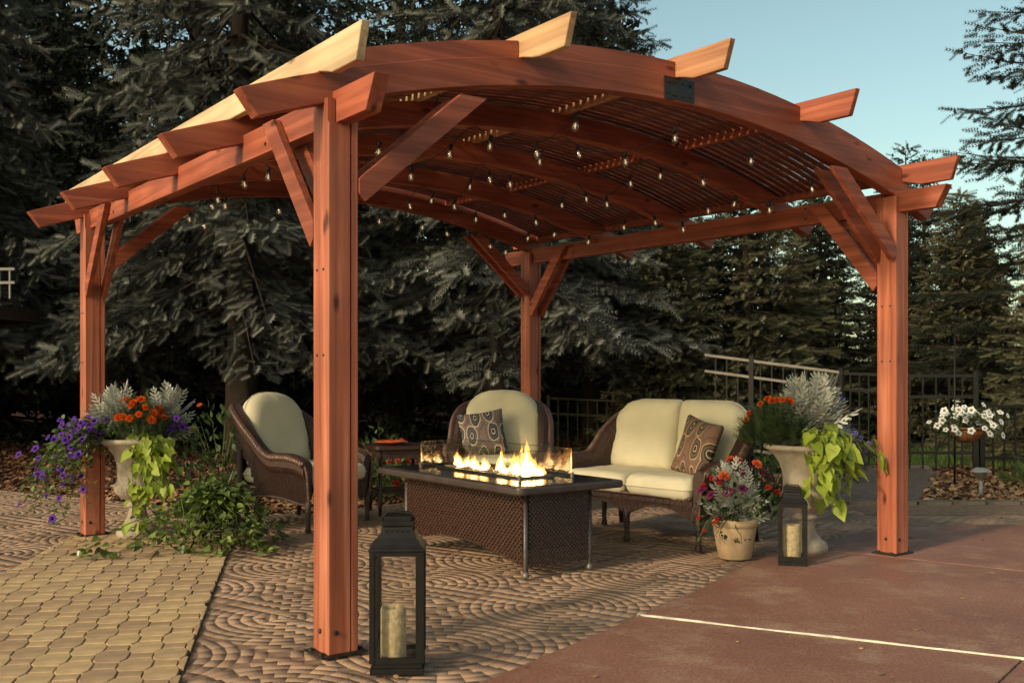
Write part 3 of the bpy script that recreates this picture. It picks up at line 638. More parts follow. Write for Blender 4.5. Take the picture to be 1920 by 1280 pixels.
for sx_ in (-.09, .09): plate.lathe([(.012, .010), (.012, .02), (.004, .021)], 6, (sx_, .05, 0)); plate.lathe([(.012, .010), (.012, .02), (.004, .021)], 6, (sx_, -.05, 0))
plate_me = plate.mesh("base_plate", plate_metal)
bolt = MB(); bolt.lathe([(0.011, 0), (0.011, 0.006), (0.005, 0.009), (0.001, 0.009)], 8); bolt_me = bolt.mesh("bolt", plate_metal)
for i, (x, y) in enumerate(POSTS):
    o = link("post", pm_, perg); o.location = (x, y, 0)
    q = link("base_plate", plate_me, o)
    for zz in (0.10,):
        bo = link("bolt", bolt_me, o); bo.location = (-0.035, -0.0705, zz); bo.rotation_euler = (R(90), 0, 0)
        bo = link("bolt", bolt_me, o); bo.location = (-0.0705, 0.0, zz); bo.rotation_euler = (0, R(-90), 0)
    for zz in (1.26, 1.62):
        for dy in (-.03, .03):
            bo = link("bolt", bolt_me, o); bo.location = (-0.0705, dy, zz); bo.rotation_euler = (0, R(-90), 0); bo.scale = (.55, .55, .55)
# girders along y
for x in (0, LX):
    y0, y1 = -0.40, LY + 0.40; z0, z1 = 2.232, 2.368
    poly = [(y0 + 0.075, z0), (y1 - 0.075, z0), (y1, z1), (y0, z1)]
    b = MB(); b.prism([(p[0], p[1]) for p in poly], -0.035, 0.035, axis=0); o = b.build("girder", wood_y, perg, bevel=0.003); o.location = (x + 0.002, 0, 0)
    for yy in (0.62, LY - 0.62):
        for dy in (-.05, .05):
            for dz in (-.035, .035):
                bo = link("bolt", bolt_me, o); bo.location = (-0.0345, yy + dy, 2.31 + dz); bo.rotation_euler = (0, R(-90), 0); bo.scale = (.8, .8, .8)
# arched beams along x
XS = np.linspace(-0.44, LX + 0.44, 41)
def arch_mesh():
    top = [(x, zp(x) - 0.098) for x in XS]; bot = [(x, zp(x) - 0.232) for x in np.linspace(-0.36, LX + 0.36, 41)]
    b = MB(); n = 41; th = 0.0375; vs = []
    for yy in (-th, th): vs += [(x, yy, z) for x, z in top] + [(x, yy, z) for x, z in bot]
    fs = []
    for i in range(n - 1):
        fs += [(n + i, n + i + 1, i + 1, i), (2 * n + i, 2 * n + i + 1, 3 * n + i + 1, 3 * n + i), (i, i + 1, 2 * n + i + 1, 2 * n + i), (3 * n + i, 3 * n + i + 1, n + i + 1, n + i)]
    fs += [(0, 2 * n, 3 * n, n), (n - 1, 2 * n - 1, 4 * n - 1, 3 * n - 1)]
    return b.add(vs, fs).mesh("arched_beam", wood_x)
ame = arch_mesh(); arches = []
for i in range(5):
    o = link("arched_beam", ame, perg); o.location = (0, LY * i / 4, 0); arches.append(o)
    md = o.modifiers.new("bevel", 'BEVEL'); md.width = 0.003; md.segments = 1; md.limit_method = 'ANGLE'
    if i not in (0,): continue
    b = MB(); xm = LX / 2; b.box((xm, -0.0405, zp(xm) - 0.165), (0.225, 0.004, 0.118)); sp = b.build("splice_plate", plate_metal, o)
    for dx, dz in ((-.085, .03), (-.03, .035), (.03, .035), (.085, .03), (-.085, -.03), (-.03, -.035), (.03, -.035), (.085, -.03)):
        bo = link("bolt", bolt_me, o); bo.location = (xm + dx, -0.0425, zp(xm) - 0.165 + dz); bo.rotation_euler = (R(90), 0, 0); bo.scale = (.8, .8, .8)
# rafters on top, tails past the first and last arch
PV = (-0.02, 0.24, 0.5, 0.76, 1.02)
b = MB(); y0, y1 = -0.42, LY + 0.42
b.prism([(y0 + 0.05, -0.145), (-0.16, -0.145), (-0.10, -0.128), (-0.045, -0.115), (LY + .045, -0.115), (LY + .10, -0.128), (LY + 0.16, -0.145), (y1 - 0.05, -0.145), (y1, 0), (y0, 0)], -0.019, 0.019, axis=0); rme = b.mesh("rafter")
for v, wm_ in zip(PV, (wood_lit, wood_half_lit, wood_faint_lit, wood_y, wood_y)):  # light fading from left to right is painted into the rafter colours
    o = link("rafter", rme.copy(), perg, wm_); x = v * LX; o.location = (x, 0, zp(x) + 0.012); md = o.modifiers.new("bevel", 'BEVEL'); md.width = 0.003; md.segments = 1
# lattice panels between the rafters
for k in range(4):
    xa, xb = PV[k] * LX + 0.024, PV[k + 1] * LX - 0.024; xs = np.linspace(xa, xb, 9)
    def strip_mesh(name, y0, y1, dz0, dz1, mat):
        b = MB(); n = len(xs); vs = []
        for yy in (y0, y1): vs += [(x, yy, zp(x) + dz1) for x in xs] + [(x, yy, zp(x) + dz0) for x in xs]
        fs = []
        for i in range(n - 1): fs += [(n + i, n + i + 1, i + 1, i), (2 * n + i, 2 * n + i + 1, 3 * n + i + 1, 3 * n + i), (i, i + 1, 2 * n + i + 1, 2 * n + i), (3 * n + i, 3 * n + i + 1, n + i + 1, n + i)]
        fs += [(0, 2 * n, 3 * n, n), (n - 1, 2 * n - 1, 4 * n - 1, 3 * n - 1)]
        return b.add(vs, fs).mesh(name, mat)
    fm = strip_mesh("lattice_panel", -0.019, 0.019, -0.0975, -0.018, wood_x)
    pan = link("lattice_panel", fm, perg); pan.location = (0, -0.012, 0)
    e2 = link("end_board", fm, pan); e2.location = (0, LY + 0.024, 0)
    sm = strip_mesh("slat", -0.0235, 0.0235, -0.060, -0.048, wood_shaded)  # slats and battens carry the under-roof shade in their colour
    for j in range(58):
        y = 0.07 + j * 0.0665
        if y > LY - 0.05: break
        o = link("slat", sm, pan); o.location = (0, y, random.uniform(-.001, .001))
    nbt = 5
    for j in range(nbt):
        x = xa + (xb - xa) * (j + 0.5) / nbt; b = MB(); b.box((0, LY / 2, 0), (0.036, LY - 0.06, 0.013)); o = b.build("batten", wood_shaded, pan); o.location = (x, 0, zp(x) - 0.040)
# knee braces, in pairs that straddle post and beam
BR_A = [(0.072, 1.945), (0.105, 1.915), (0.735, 2.45), (0.59, 2.45), (0.072, 2.01)]
BR_G = [(0.072, 1.755), (0.10, 1.725), (0.615, 2.35), (0.49, 2.35), (0.072, 1.842)]
for (px, py) in POSTS:
    s_ = 1 if px == 0 else -1; t_ = 1 if py == 0 else -1
    for off in (-0.0575, 0.0575):
        b = MB(); b.prism([(s_ * q[0], q[1]) for q in BR_A], -0.018, 0.018, axis=1); o = b.build("knee_brace", wood_x, perg, bevel=0.003); o.location = (px, py + off, 0)
        b = MB(); b.prism([(t_ * q[0], q[1]) for q in BR_G], -0.018, 0.018, axis=0); o = b.build("knee_brace", wood_y, perg, bevel=0.003); o.location = (px + off + 0.002, py, 0)

# string lights under the roof
bulb = MB(); bulb.lathe([(0.002, -0.085), (0.014, -0.080), (0.021, -0.066), (0.022, -0.055), (0.017, -0.040), (0.010, -0.028)], 10); bulb_me = bulb.mesh("bulb", bulb_m, True)
sock = MB(); sock.lathe([(0.011, -0.03), (0.012, -0.002), (0.006, 0.004)], 8); sock_me = sock.mesh("socket", rubber, True)
fil = MB(); fil.lathe([(0.002, -0.068), (0.005, -0.06), (0.004, -0.045), (0.001, -0.04)], 6); fil_me = fil.mesh("filament", filament_m)
c_, s_n = math.cos(PTH), math.sin(PTH)
def pw(x, y, z): return (PA[0] + c_ * x - s_n * y, PA[1] + s_n * x + c_ * y, z)
names = ["first", "second", "third", "fourth", "fifth"]
for si, xx in enumerate((0.55, 1.35, 2.1, 2.85, 3.5)):
    t = thing("string_light", f"string of clear bulbs under the roof, {names[si]} from the left post", "string light", pw(xx, 0, 0), PTH, "string lights under the pergola roof")
    pts = []; bl = []
    for i in range(4):
        ya, yb = LY * i / 4 + 0.05, LY * (i + 1) / 4 - 0.05; zt = zp(xx) - 0.235
        for q in range(9):
            f = q / 8; y = ya + (yb - ya) * f; xo = 0.12 * math.sin((i + f) * 2.1 + si); z = zt - 0.16 * 4 * f * (1 - f) - 0.004
            pts.append((xo, y, z + 0.0125))
            if q in (1, 4, 7): bl.append(pts[-1])
    b = MB(); b.tube(pts, 0.0028, 5); b.build("cord", rubber, t, True)
    for p in bl:
        o = link("bulb", bulb_me, t); o.location = p; o.rotation_euler = (random.uniform(-.2, .2), random.uniform(-.2, .2), 0); o.scale = (1.05, 1.05, 1.05)
        link("socket", sock_me, o); link("filament", fil_me, o)

# ================================================================== CUSHIONS AND WICKER
def pillow(name, outline, T, p, mat, parent, rings=9, wr=0.006, freq=7.0, seed=0, seam=0.0):
    """closed outline in x-z, thickness along y; p shapes the edge roundness"""
    n = len(outline); V = []; F = []
    cx = sum(q[0] for q in outline) / n; cz = sum(q[1] for q in outline) / n
    rr = [math.sin(math.pi / 2 * i / rings) for i in range(rings + 1)]
    for sgn in (-1, 1):
        for i in range(1, rings + 1):
            r = rr[i]; th = T / 2 * max(0.0, 1 - r ** p) ** 0.5
            for q in outline:
                x = cx + (q[0] - cx) * r; z = cz + (q[1] - cz) * r
                w = mnoise.noise((x * freq + seed, z * freq, sgn * 3.1 + seed)) * wr * (0.4 + r)
                edge = mnoise.noise((q[0] * 26 + seed, q[1] * 26, 5)) * wr * 1.3 * (r ** 6) * (1 if r < 0.999 else 0)
                V.append((x, sgn * th + w * (1 if r < 0.999 else 0) + edge, z))
        c0 = len(V); V.append((cx, sgn * T / 2, cz)); s0 = 0 if sgn == -1 else (rings * n + 1)
        for k in range(n):
            a = (s0 + k, s0 + (k + 1) % n, c0); F.append(a if sgn == -1 else a[::-1])
        for i in range(rings - 1):
            for k in range(n):
                a = s0 + i * n + k; b_ = s0 + i * n + (k + 1) % n; f = (a, a + n, b_ + n, b_); F.append(f if sgn == -1 else f[::-1])
    b = MB(); b.add(V, F); o = b.build(name, mat, parent, True)
    if seam:
        s = MB(); s.tube([(q[0] * 1.003, 0, q[1]) for q in outline] + [(outline[0][0] * 1.003, 0, outline[0][1])], seam, 6); s.build("piping", mat, o, True)
    return o
def rrect(w, h, r, n=6, x0=0, z0=0):
    pts = []
    for cx, cz, a0 in ((w / 2 - r, h / 2 - r, 0), (-w / 2 + r, h / 2 - r, 90), (-w / 2 + r, -h / 2 + r, 180), (w / 2 - r, -h / 2 + r, 270)):
        for k in range(n + 1):
            a = R(a0 + 90 * k / n); pts.append((x0 + cx + r * math.cos(a), z0 + cz + r * math.sin(a)))
    return densify(pts, 0.035)
def densify(pts, d):
    out = []
    for a, b in zip(pts, pts[1:] + pts[:1]):
        L = math.dist(a, b); k = max(1, int(L / d))
        for i in range(k): out.append((a[0] + (b[0] - a[0]) * i / k, a[1] + (b[1] - a[1]) * i / k))
    return out
def dome(w, h, rt):
    """D shape: straight foot, big rounded shoulders"""
    pts = [(-w / 2 + 0.03, 0), (w / 2 - 0.03, 0), (w / 2, 0.05)]
    for k in range(15):
        a = R(180 * k / 14); pts.append((w / 2 * abs(math.cos(a)) ** 0.75 * (1 if a < math.pi / 2 else -1), h - rt + rt * math.sin(a) ** 0.8))
    pts.append((-w / 2, 0.05)); return densify(pts, 0.035)
def shoulder(w, h, r, left):
    """love-seat back cushion: one rounded shoulder, one square corner"""
    pts = [(-w / 2 + 0.02, 0), (w / 2 - 0.02, 0), (w / 2, 0.03)]
    rc = (0.05, r) if left else (r, 0.05)
    for k in range(9): a = R(90 * k / 8); pts.append((w / 2 - rc[0] + rc[0] * math.cos(a), h - rc[0] + rc[0] * math.sin(a)))
    for k in range(9): a = R(90 + 90 * k / 8); pts.append((-w / 2 + rc[1] + rc[1] * math.cos(a), h - rc[1] + rc[1] * math.sin(a)))
    pts.append((-w / 2, 0.03)); return densify(pts, 0.035)
def throw(w):
    pts = []
    for i in range(4):
        a = [(-1, -1), (1, -1), (1, 1), (-1, 1)][i]; b = [(1, -1), (1, 1), (-1, 1), (-1, -1)][i]
        for k in range(10):
            t = k / 10; x = a[0] + (b[0] - a[0]) * t; z = a[1] + (b[1] - a[1]) * t; s = 1 - 0.07 * math.sin(math.pi * t)
            pts.append((x * s * w / 2, z * s * w / 2))
    return pts

def wicker_seat(name, label, cat, loc, rz, hw, ncush, openside):
    t = thing(name, label, cat, loc, rz)
    # plan path: left arm front -> back -> right arm front
    rc = 0.30; yb = 0.40; P = []
    step = 0.0105
    def arc(cx, cy, a0, a1):
        n = int(abs(a1 - a0) * rc / step)
        for k in range(n): a = a0 + (a1 - a0) * k / n; P.append((cx + rc * math.cos(a), cy + rc * math.sin(a), math.cos(a), math.sin(a)))
    def line(a, b, nx, ny):
        n = max(1, int(math.dist(a, b) / step))
        for k in range(n): P.append((a[0] + (b[0] - a[0]) * k / n, a[1] + (b[1] - a[1]) * k / n, nx, ny))
    line((-hw, -0.40), (-hw, yb - rc), -1, 0); arc(-hw + rc, yb - rc, math.pi, math.pi / 2)
    line((-hw + rc, yb), (hw - rc, yb), 0, 1); arc(hw - rc, yb - rc, math.pi / 2, 0); line((hw, yb - rc), (hw, -0.40), 1, 0); P.append((hw, -0.40, 1, 0))
    def Ht(y):
        s = min(1, max(0, (y + 0.10) / 0.46)); s = s * s * (3 - 2 * s)
        f = min(1, max(0, (-0.22 - y) / 0.18)); return 0.585 + 0.36 * s - 0.05 * f * f
    V = []; F = []; top = []; botm = []; nP = None
    for i, (x, y, nx, ny) in enumerate(P):
        H = Ht(y); rib = 0.0060 if i % 2 else -0.0050; zb = 0.205 + 0.05 * math.sin(min(1, max(0, (y + .36) / 0.66)) * math.pi) * (1 if abs(nx) > .9 else 0.5)
        pr = [(0.0 - rib * .5, zb + 0.06)] + [(-rib * .5, zb + 0.06 + (H - 0.06 - zb - 0.06) * q / 12) for q in range(1, 13)]
        pr += [(0.012, H - 0.02), (0.045, H), (0.085, H - 0.012), (0.112, H - 0.05), (0.108, H - 0.10), (0.080 + rib, H - 0.15)]
        pr += [(0.058 + rib + 0.02 * (1 - q / 12), (H - 0.15) + (zb - H + 0.15) * q / 12) for q in range(1, 13)]
        nP = len(pr)
        V += [(x + nx * o_, y + ny * o_, z) for o_, z in pr]
        top.append((x + nx * 0.108, y + ny * 0.108, H - 0.030)); botm.append((x + nx * 0.058, y + ny * 0.058, zb))
    for i in range(len(P) - 1):
        y = P[i][1]; gap = openside and 0.10 < y < 0.30 and abs(P[i][0]) > hw - 0.12
        for k in range(nP - 1):
            if gap:
                zc = (V[i * nP + k][2] + V[i * nP + k + 1][2]) / 2; u = (y - 0.10) / 0.20
                if 0.29 < zc < 0.33 + 0.20 * math.sin(u * math.pi) ** 0.6: continue
            F.append((i * nP + k, (i + 1) * nP + k, (i + 1) * nP + k + 1, i * nP + k + 1))
    F += [tuple(range(nP)), tuple((len(P) - 1) * nP + k for k in range(nP))[::-1]]
    b = MB(); b.add(V, F); shell = b.build("woven_shell", wicker, t)
    r = MB(); r.rope(top, 0.027, 0.070, 3, 5)
    for sx_ in (-1, 1):
        x0 = sx_ * (hw + 0.100); r.rope([(x0, -0.40, Ht(-.4) - 0.022), (sx_ * (hw + 0.09), -0.418, Ht(-.4) - 0.09), (sx_ * (hw + 0.07), -0.412, 0.33), (sx_ * (hw + .055), -0.41, 0.20)], 0.013, 0.045, 3, 4)
    r.build("braided_rim", wicker_rope, shell, True)
    b = MB(); b.tube(botm[::3], 0.012, 6); b.build("bottom_rail", wicker, shell, True)
    # apron with scalloped lower edge
    n = int(2 * hw / step); V = []; F = []
    arcs = 2 if ncush > 1 else 1
    for i in range(n + 1):
        x = -hw + 2 * hw * i / n; f = (i / n * arcs) % 1; zb = 0.185 + 0.085 * math.sin(math.pi * f) ** 0.8; yy = -0.405 + (0.005 if i % 2 else -0.005)
        V += [(x, yy, 0.345), (x, yy - .004, 0.30), (x, yy, (0.30 + zb) / 2), (x, yy, zb), (x, -0.37, zb)]
    for i in range(n):
        for k in range(4): F.append((i * 5 + k, i * 5 + k + 1, i * 5 + 6 + k, i * 5 + 5 + k))
    b = MB(); b.add(V, F); ap = b.build("apron", wicker, t)
    r = MB(); r.rope([(x, -0.415, 0.345) for x in np.linspace(-hw, hw, 12)], 0.013, 0.045, 3, 4); r.build("braided_edge", wicker_rope, ap, True)
    b = MB(); b.box((0, -0.01, 0.305), (2 * hw - 0.02, 0.74, 0.04)); b.build("seat_deck", wicker, t)
    legs = [(-hw - .045, -0.395), (hw + .045, -0.395), (-hw - .045, 0.08), (hw + .045, 0.08)] + ([(0, -0.395)] if ncush > 1 else [])
    for (x, y) in legs:
        b = MB(); b.lathe([(0.020, 0.0), (0.026, 0.012), (0.017, 0.05), (0.021, 0.14), (0.026, 0.23)], 10, (x, y, 0)); b.build("leg", wicker, t, True)
    for sx_ in (-1, 1):
        b = MB(); b.tube([(sx_ * (hw + .05), 0.30, 0.0), (sx_ * (hw + .045), 0.265, 0.25), (sx_ * (hw + .06), 0.24, 0.60)], [0.018, 0.021, 0.018], 8); b.build("back_leg", wicker, t, True)
    # cushions
    cw = 2 * hw / ncush
    for i in range(ncush):
        x = -hw + cw * (i + 0.5)
        o = pillow("seat_cushion", rrect(cw - 0.012, 0.74, 0.05), 0.155, 14, fabric, t, 9, 0.009, 6, i * 3.3 + loc[0], 0.006)
        o.rotation_euler = (R(90), 0, 0); o.location = (x, -0.075, 0.325 + 0.0775)
        if ncush == 1: ol = dome(cw + 0.03, 0.60, 0.34)
        else: ol = shoulder(cw + 0.045, 0.55, 0.24, i == 0)
        o = pillow("back_cushion", ol, 0.19, 7, fabric, t, 11, 0.012, 6, i * 7.1 + loc[1], 0.006)
        o.location = (x + (0.025 * (2 * i - 1) if ncush > 1 else 0), 0.165, 0.445); o.rotation_euler = (R(-14), 0, 0)
    return t
ch_l = wicker_seat("wicker_chair", "brown wicker armchair with cream cushions behind the ivy, facing right", "armchair", (-1.69, 8.12, 0.012), R(63), 0.33, 1, True)
ch_m = wicker_seat("wicker_chair", "brown wicker armchair facing the camera behind the fire table", "armchair", (-0.10, 8.95, 0.012), R(-3), 0.33, 1, True)
sofa = wicker_seat("wicker_loveseat", "brown wicker loveseat with two cream back cushions right of the fire", "loveseat", (1.09, 7.53, 0.012), R(-45.4), 0.565, 2, False)
tag(ch_l, group="wicker seats with cream cushions"); tag(ch_m, group="wicker seats with cream cushions")
def throw_pillow(label, mat, parent, x, y, z, rz, ry, tilt, w=0.40):
    c, s = math.cos(parent.rotation_euler.z), math.sin(parent.rotation_euler.z)
    o = pillow("throw_pillow", throw(w), 0.15, 2.6, mat, None, 9, 0.004, 6, x * 9)
    o.location = (parent.location.x + c * x - s * y, parent.location.y + s * x + c * y, parent.location.z + z)
    o.rotation_mode = 'XYZ'; o.rotation_euler = (tilt, ry, parent.rotation_euler.z + rz)
    return tag(o, label, "pillow")
throw_pillow("grey paisley throw pillow on the armchair facing the camera", pais_a, ch_m, -0.15, -0.055, 0.655, R(10), R(-8), R(-14), 0.40)
throw_pillow("rust paisley throw pillow leaning in the loveseat's right corner", pais_b, sofa, 0.36, -0.06, 0.655, R(-24), R(8), R(-16), 0.42)

# ================================================================== FIRE TABLE
ft = thing("fire_table", "rectangular brown wicker fire table with flames behind glass", "fire table", (0.077, 5.932, 0.0125), PTH)
# local x: short side (0..0.5), local y: long side (0..1.36)
FX, FY, FH = 0.50, 1.36, 0.50
def weave(name, w, z0f, z1, pitch, parent, loc, rz, amp=0.0062):
    """flat strands woven over and under; z0f(s) gives the lower edge"""
    V = []; F = []; n = int(w / pitch); hw_ = pitch * 0.40
    nz = int((z1 - 0.0) / pitch)
    for i in range(n):                                   # uprights
        s = (i + 0.5) * w / n; z0 = z0f(s / w); m = 2 * max(2, int((z1 - z0) / pitch)); base = len(V)
        for k in range(m + 1):
            z = z0 + (z1 - z0) * k / m; row = (z / pitch); d = amp * math.cos(math.pi * (row + i))
            V += [(s - hw_, d, z), (s, d - 0.002, z), (s + hw_, d, z)]
        for k in range(m): a = base + 3 * k; F += [(a, a + 1, a + 4, a + 3), (a + 1, a + 2, a + 5, a + 4)]
    for j in range(nz):                                  # weavers
        z = (j + 0.5) * pitch; m = 2 * n; base = None; prev = False
        for k in range(m + 1):
            s = w * k / m
            if z - hw_ < z0f(s / w): prev = False; continue
            d = amp * math.cos(math.pi * ((z / pitch) + (s / (w / n) - 0.5) + 1)); b0 = len(V)
            V += [(s, d, z - hw_), (s, d - 0.002, z), (s, d, z + hw_)]
            if prev: F += [(b0 - 3, b0, b0 + 1, b0 - 2), (b0 - 2, b0 + 1, b0 + 2, b0 - 1)]
            prev = True
    b = MB(); b.add(V, F); o = b.build(name, wicker_weave, parent, True); o.location = loc; o.rotation_euler = (0, 0, rz); o["kind"] = "stuff"; return o
wicker_weave = simple("glossy_weave", (0.046, 0.020, 0.013), 0.26, 0.5, 0, 0.4, 40)
low = lambda f: 0.055 + 0.085 * math.sin(math.pi * f) ** 0.9
weave("woven_panel", FY - 0.05, low, FH - 0.005, 0.0175, ft, (0.0, FY - 0.025, 0), R(-90))
weave("woven_panel", FX - 0.05, lambda f: 0.06, FH - 0.005, 0.0135, ft, (0.025, 0.0, 0), 0, 0.003)
weave("woven_panel", FY - 0.05, low, FH - 0.005, 0.0175, ft, (FX, 0.025, 0), R(90))
weave("woven_panel", FX - 0.05, lambda f: 0.06, FH - 0.005, 0.0135, ft, (FX - 0.025, FY, 0), R(180), 0.003)
inner_m = simple("table_liner", (0.014, 0.009, 0.008), 0.8, 0.2)
b = MB(); b.box((FX / 2, FY / 2, 0.32), (FX - 0.05, FY - 0.05, 0.34)); b.build("liner", inner_m, ft)
tray_m_ = simple("grey_cap", (0.16, 0.14, 0.13), 0.4, 0.5, 0.3)
for x, y in ((0.008, 0.008), (FX - .008, 0.008), (0.008, FY - .008), (FX - .008, FY - .008)):
    b = MB(); b.tube([(x, y, 0.0), (x, y, 0.03), (x, y, FH)], 0.016, 10); o = b.build("leg", table_rim, ft, True)
    b = MB(); b.lathe([(0.019, 0.0), (0.020, 0.01), (0.017, 0.035)], 10, (x, y, 0)); b.build("foot_cap", tray_m_, o, True)
ov = 0.15
rimp = rrect(FX + 2 * ov, FY + 2 * ov, 0.05, 5); rimp = [(x + FX / 2, y + FY / 2) for x, y in rimp]
b = MB(); b.prism(rimp, FH - 0.004, FH + 0.040); top = b.build("table_top", table_rim, ft, bevel=0.012)
inp = [(FX / 2 + (x - FX / 2) * (FX + 2 * ov - 0.09) / (FX + 2 * ov), FY / 2 + (y - FY / 2) * (FY + 2 * ov - .09) / (FY + 2 * ov)) for x, y in rimp]
b = MB(); b.prism(inp, FH + 0.030, FH + 0.044); b.build("granite_inlay", table_top_m, top, bevel=0.002)
gx0, gx1, gy0, gy1 = FX / 2 - 0.20, FX / 2 + 0.20, FY / 2 - 0.56, FY / 2 + 0.56; zt = FH + 0.045
tray_m = simple("burner_tray", (0.03, 0.027, 0.026), 0.35, 0.5, 0.6, 0.3, 30)
b = MB()
for (cx, cy, dx, dy) in ((FX / 2, gy0 + .10, .26, .02), (FX / 2, gy1 - .10, .26, .02), (FX / 2 - .12, FY / 2, .02, gy1 - gy0 - .2), (FX / 2 + .12, FY / 2, .02, gy1 - gy0 - .2)): b.box((cx, cy, zt + .006), (dx, dy, .016))
b.box((FX / 2, FY / 2, zt + 0.001), (.24, gy1 - gy0 - .2, .004)); tray = b.build("burner_tray", tray_m, ft)
gl = []
fgl_m = glassy("fire_glass", 0.45, (0.5, 0.42, 0.36), 0.12)
tV = np.array([(-.5, -.4, 0), (.5, -.3, 0), (.1, .5, 0), (0, 0, .7), (0, 0, -.4)]); tF = np.array([(0, 1, 3), (1, 2, 3), (2, 0, 3), (1, 0, 4), (2, 1, 4), (0, 2, 4)])
n = 700; Pp = np.column_stack([rng.uniform(FX / 2 - .105, FX / 2 + .105, n), rng.uniform(gy0 + .12, gy1 - .12, n), rng.uniform(zt + .006, zt + .018, n)])
V, F = inst(tV, tF, Pp, basis(rng.normal(0, 1, (n, 3))), rng.uniform(.010, .02, n)); o = link("fire_glass", np_mesh("fire_glass", V, F, fgl_m), tray); o["kind"] = "stuff"
gh = 0.165
for (a, c) in (((gx0, gy0), (gx1, gy0)), ((gx1, gy0), (gx1, gy1)), ((gx1, gy1), (gx0, gy1)), ((gx0, gy1), (gx0, gy0))):
    A = Vector((a[0], a[1], 0)); C = Vector((c[0], c[1], 0)); d = (C - A).normalized(); A2 = A + d * .006; C2 = C - d * .006
    b = MB(); mid_ = (A2 + C2) / 2; L_ = (C2 - A2).length; ro = Matrix.Rotation(math.atan2(d.y, d.x), 3, 'Z')
    b.box((mid_.x, mid_.y, zt + .008 + gh / 2), (L_, .005, gh), ro); pane = b.build("glass_pane", glass_m, ft)
    b = MB(); b.box((mid_.x, mid_.y, zt + .008 + gh + .0022), (L_, .0054, .004), ro); b.box((A2.x, A2.y, zt + .008 + gh / 2), (.004, .0056, gh), ro); b.box((C2.x, C2.y, zt + .008 + gh / 2), (.004, .0056, gh), ro); b.build("pane_edge", edge_m, pane)
for (x, y) in ((gx0, gy0), (gx1, gy0), (gx1, gy1), (gx0, gy1)):
    b = MB(); b.box((x, y, zt + .016), (.016, .016, .032)); b.build("glass_clip", tray_m_, ft, bevel=0.002)
def flame(hh, r, seed, mat):
    rg = random.Random(seed); b = MB(); n = 10; V = []; F = []; m = 14; ph = rg.uniform(0, 6); am = rg.uniform(.25, .6)
    for i in range(m + 1):
        t = i / m; rad = r * (math.sin(math.pi * min(1, t * 1.0 + 0.16) ** 0.8) ** 1.2) * (1 - t) ** 0.35 * (1 + 0.25 * math.sin(t * 11 + ph)); rad = max(rad, 0.0006)
        cx = am * r * math.sin(t * 5.5 + ph) * t; cy = am * r * math.cos(t * 4.3 + ph) * t
        for k in range(n):
            a = 2 * math.pi * k / n; q = 1 + 0.28 * math.sin(2 * a + t * 4 + ph); V.append((cx + rad * q * math.cos(a), cy + rad * q * math.sin(a), hh * t))
    for i in range(m):
        for k in range(n): F.append((i * n + k, i * n + (k + 1) % n, (i + 1) * n + (k + 1) % n, (i + 1) * n + k))
    return b.add(V, F).mesh("flame", mat, True)
fl_spots = [(0.00, 0.10, .215, .040), (.03, 0.14, .15, .034), (-.03, 0.18, .12, .03), (.02, 0.06, .13, .03), (0.02, 0.26, .125, .024), (-.02, 0.33, .06, .022), (0.0, 0.40, .15, .024), (.03, .47, .05, .02),
            (0.0, 0.60, .085, .022), (-.03, 0.66, .055, .025), (.0, 0.74, .09, .030), (.03, 0.80, .07, .028), (-.01, 0.92, .06, .02), (.02, 1.0, .10, .024), (-.04, 0.05, .10, .03), (.05, 0.22, .08, .024), (-.045, .12, .13, .03), (.045, 0.90, .075, .02), (.06, .03, .07, .03), (-.06, .26, .05, .03), (.05, .36, .045, .028), (-.05, .55, .04, .03), (.05, .68, .05, .03), (-.05, .83, .05, .028), (.0, .16, .18, .036), (-.06, .0, .06, .03)]
for i, (x, y, hh, r) in enumerate(fl_spots):
    o = link("flame", flame(hh * 1.15, r * 1.25, i, flame_out), tray); o.location = (FX / 2 + x, gy0 + .10 + y * 0.88 + 0.02, zt + .014)
    q = link("flame_core", flame(hh * 0.82, r * 0.85, i, flame_in), tray); q.location = o.location

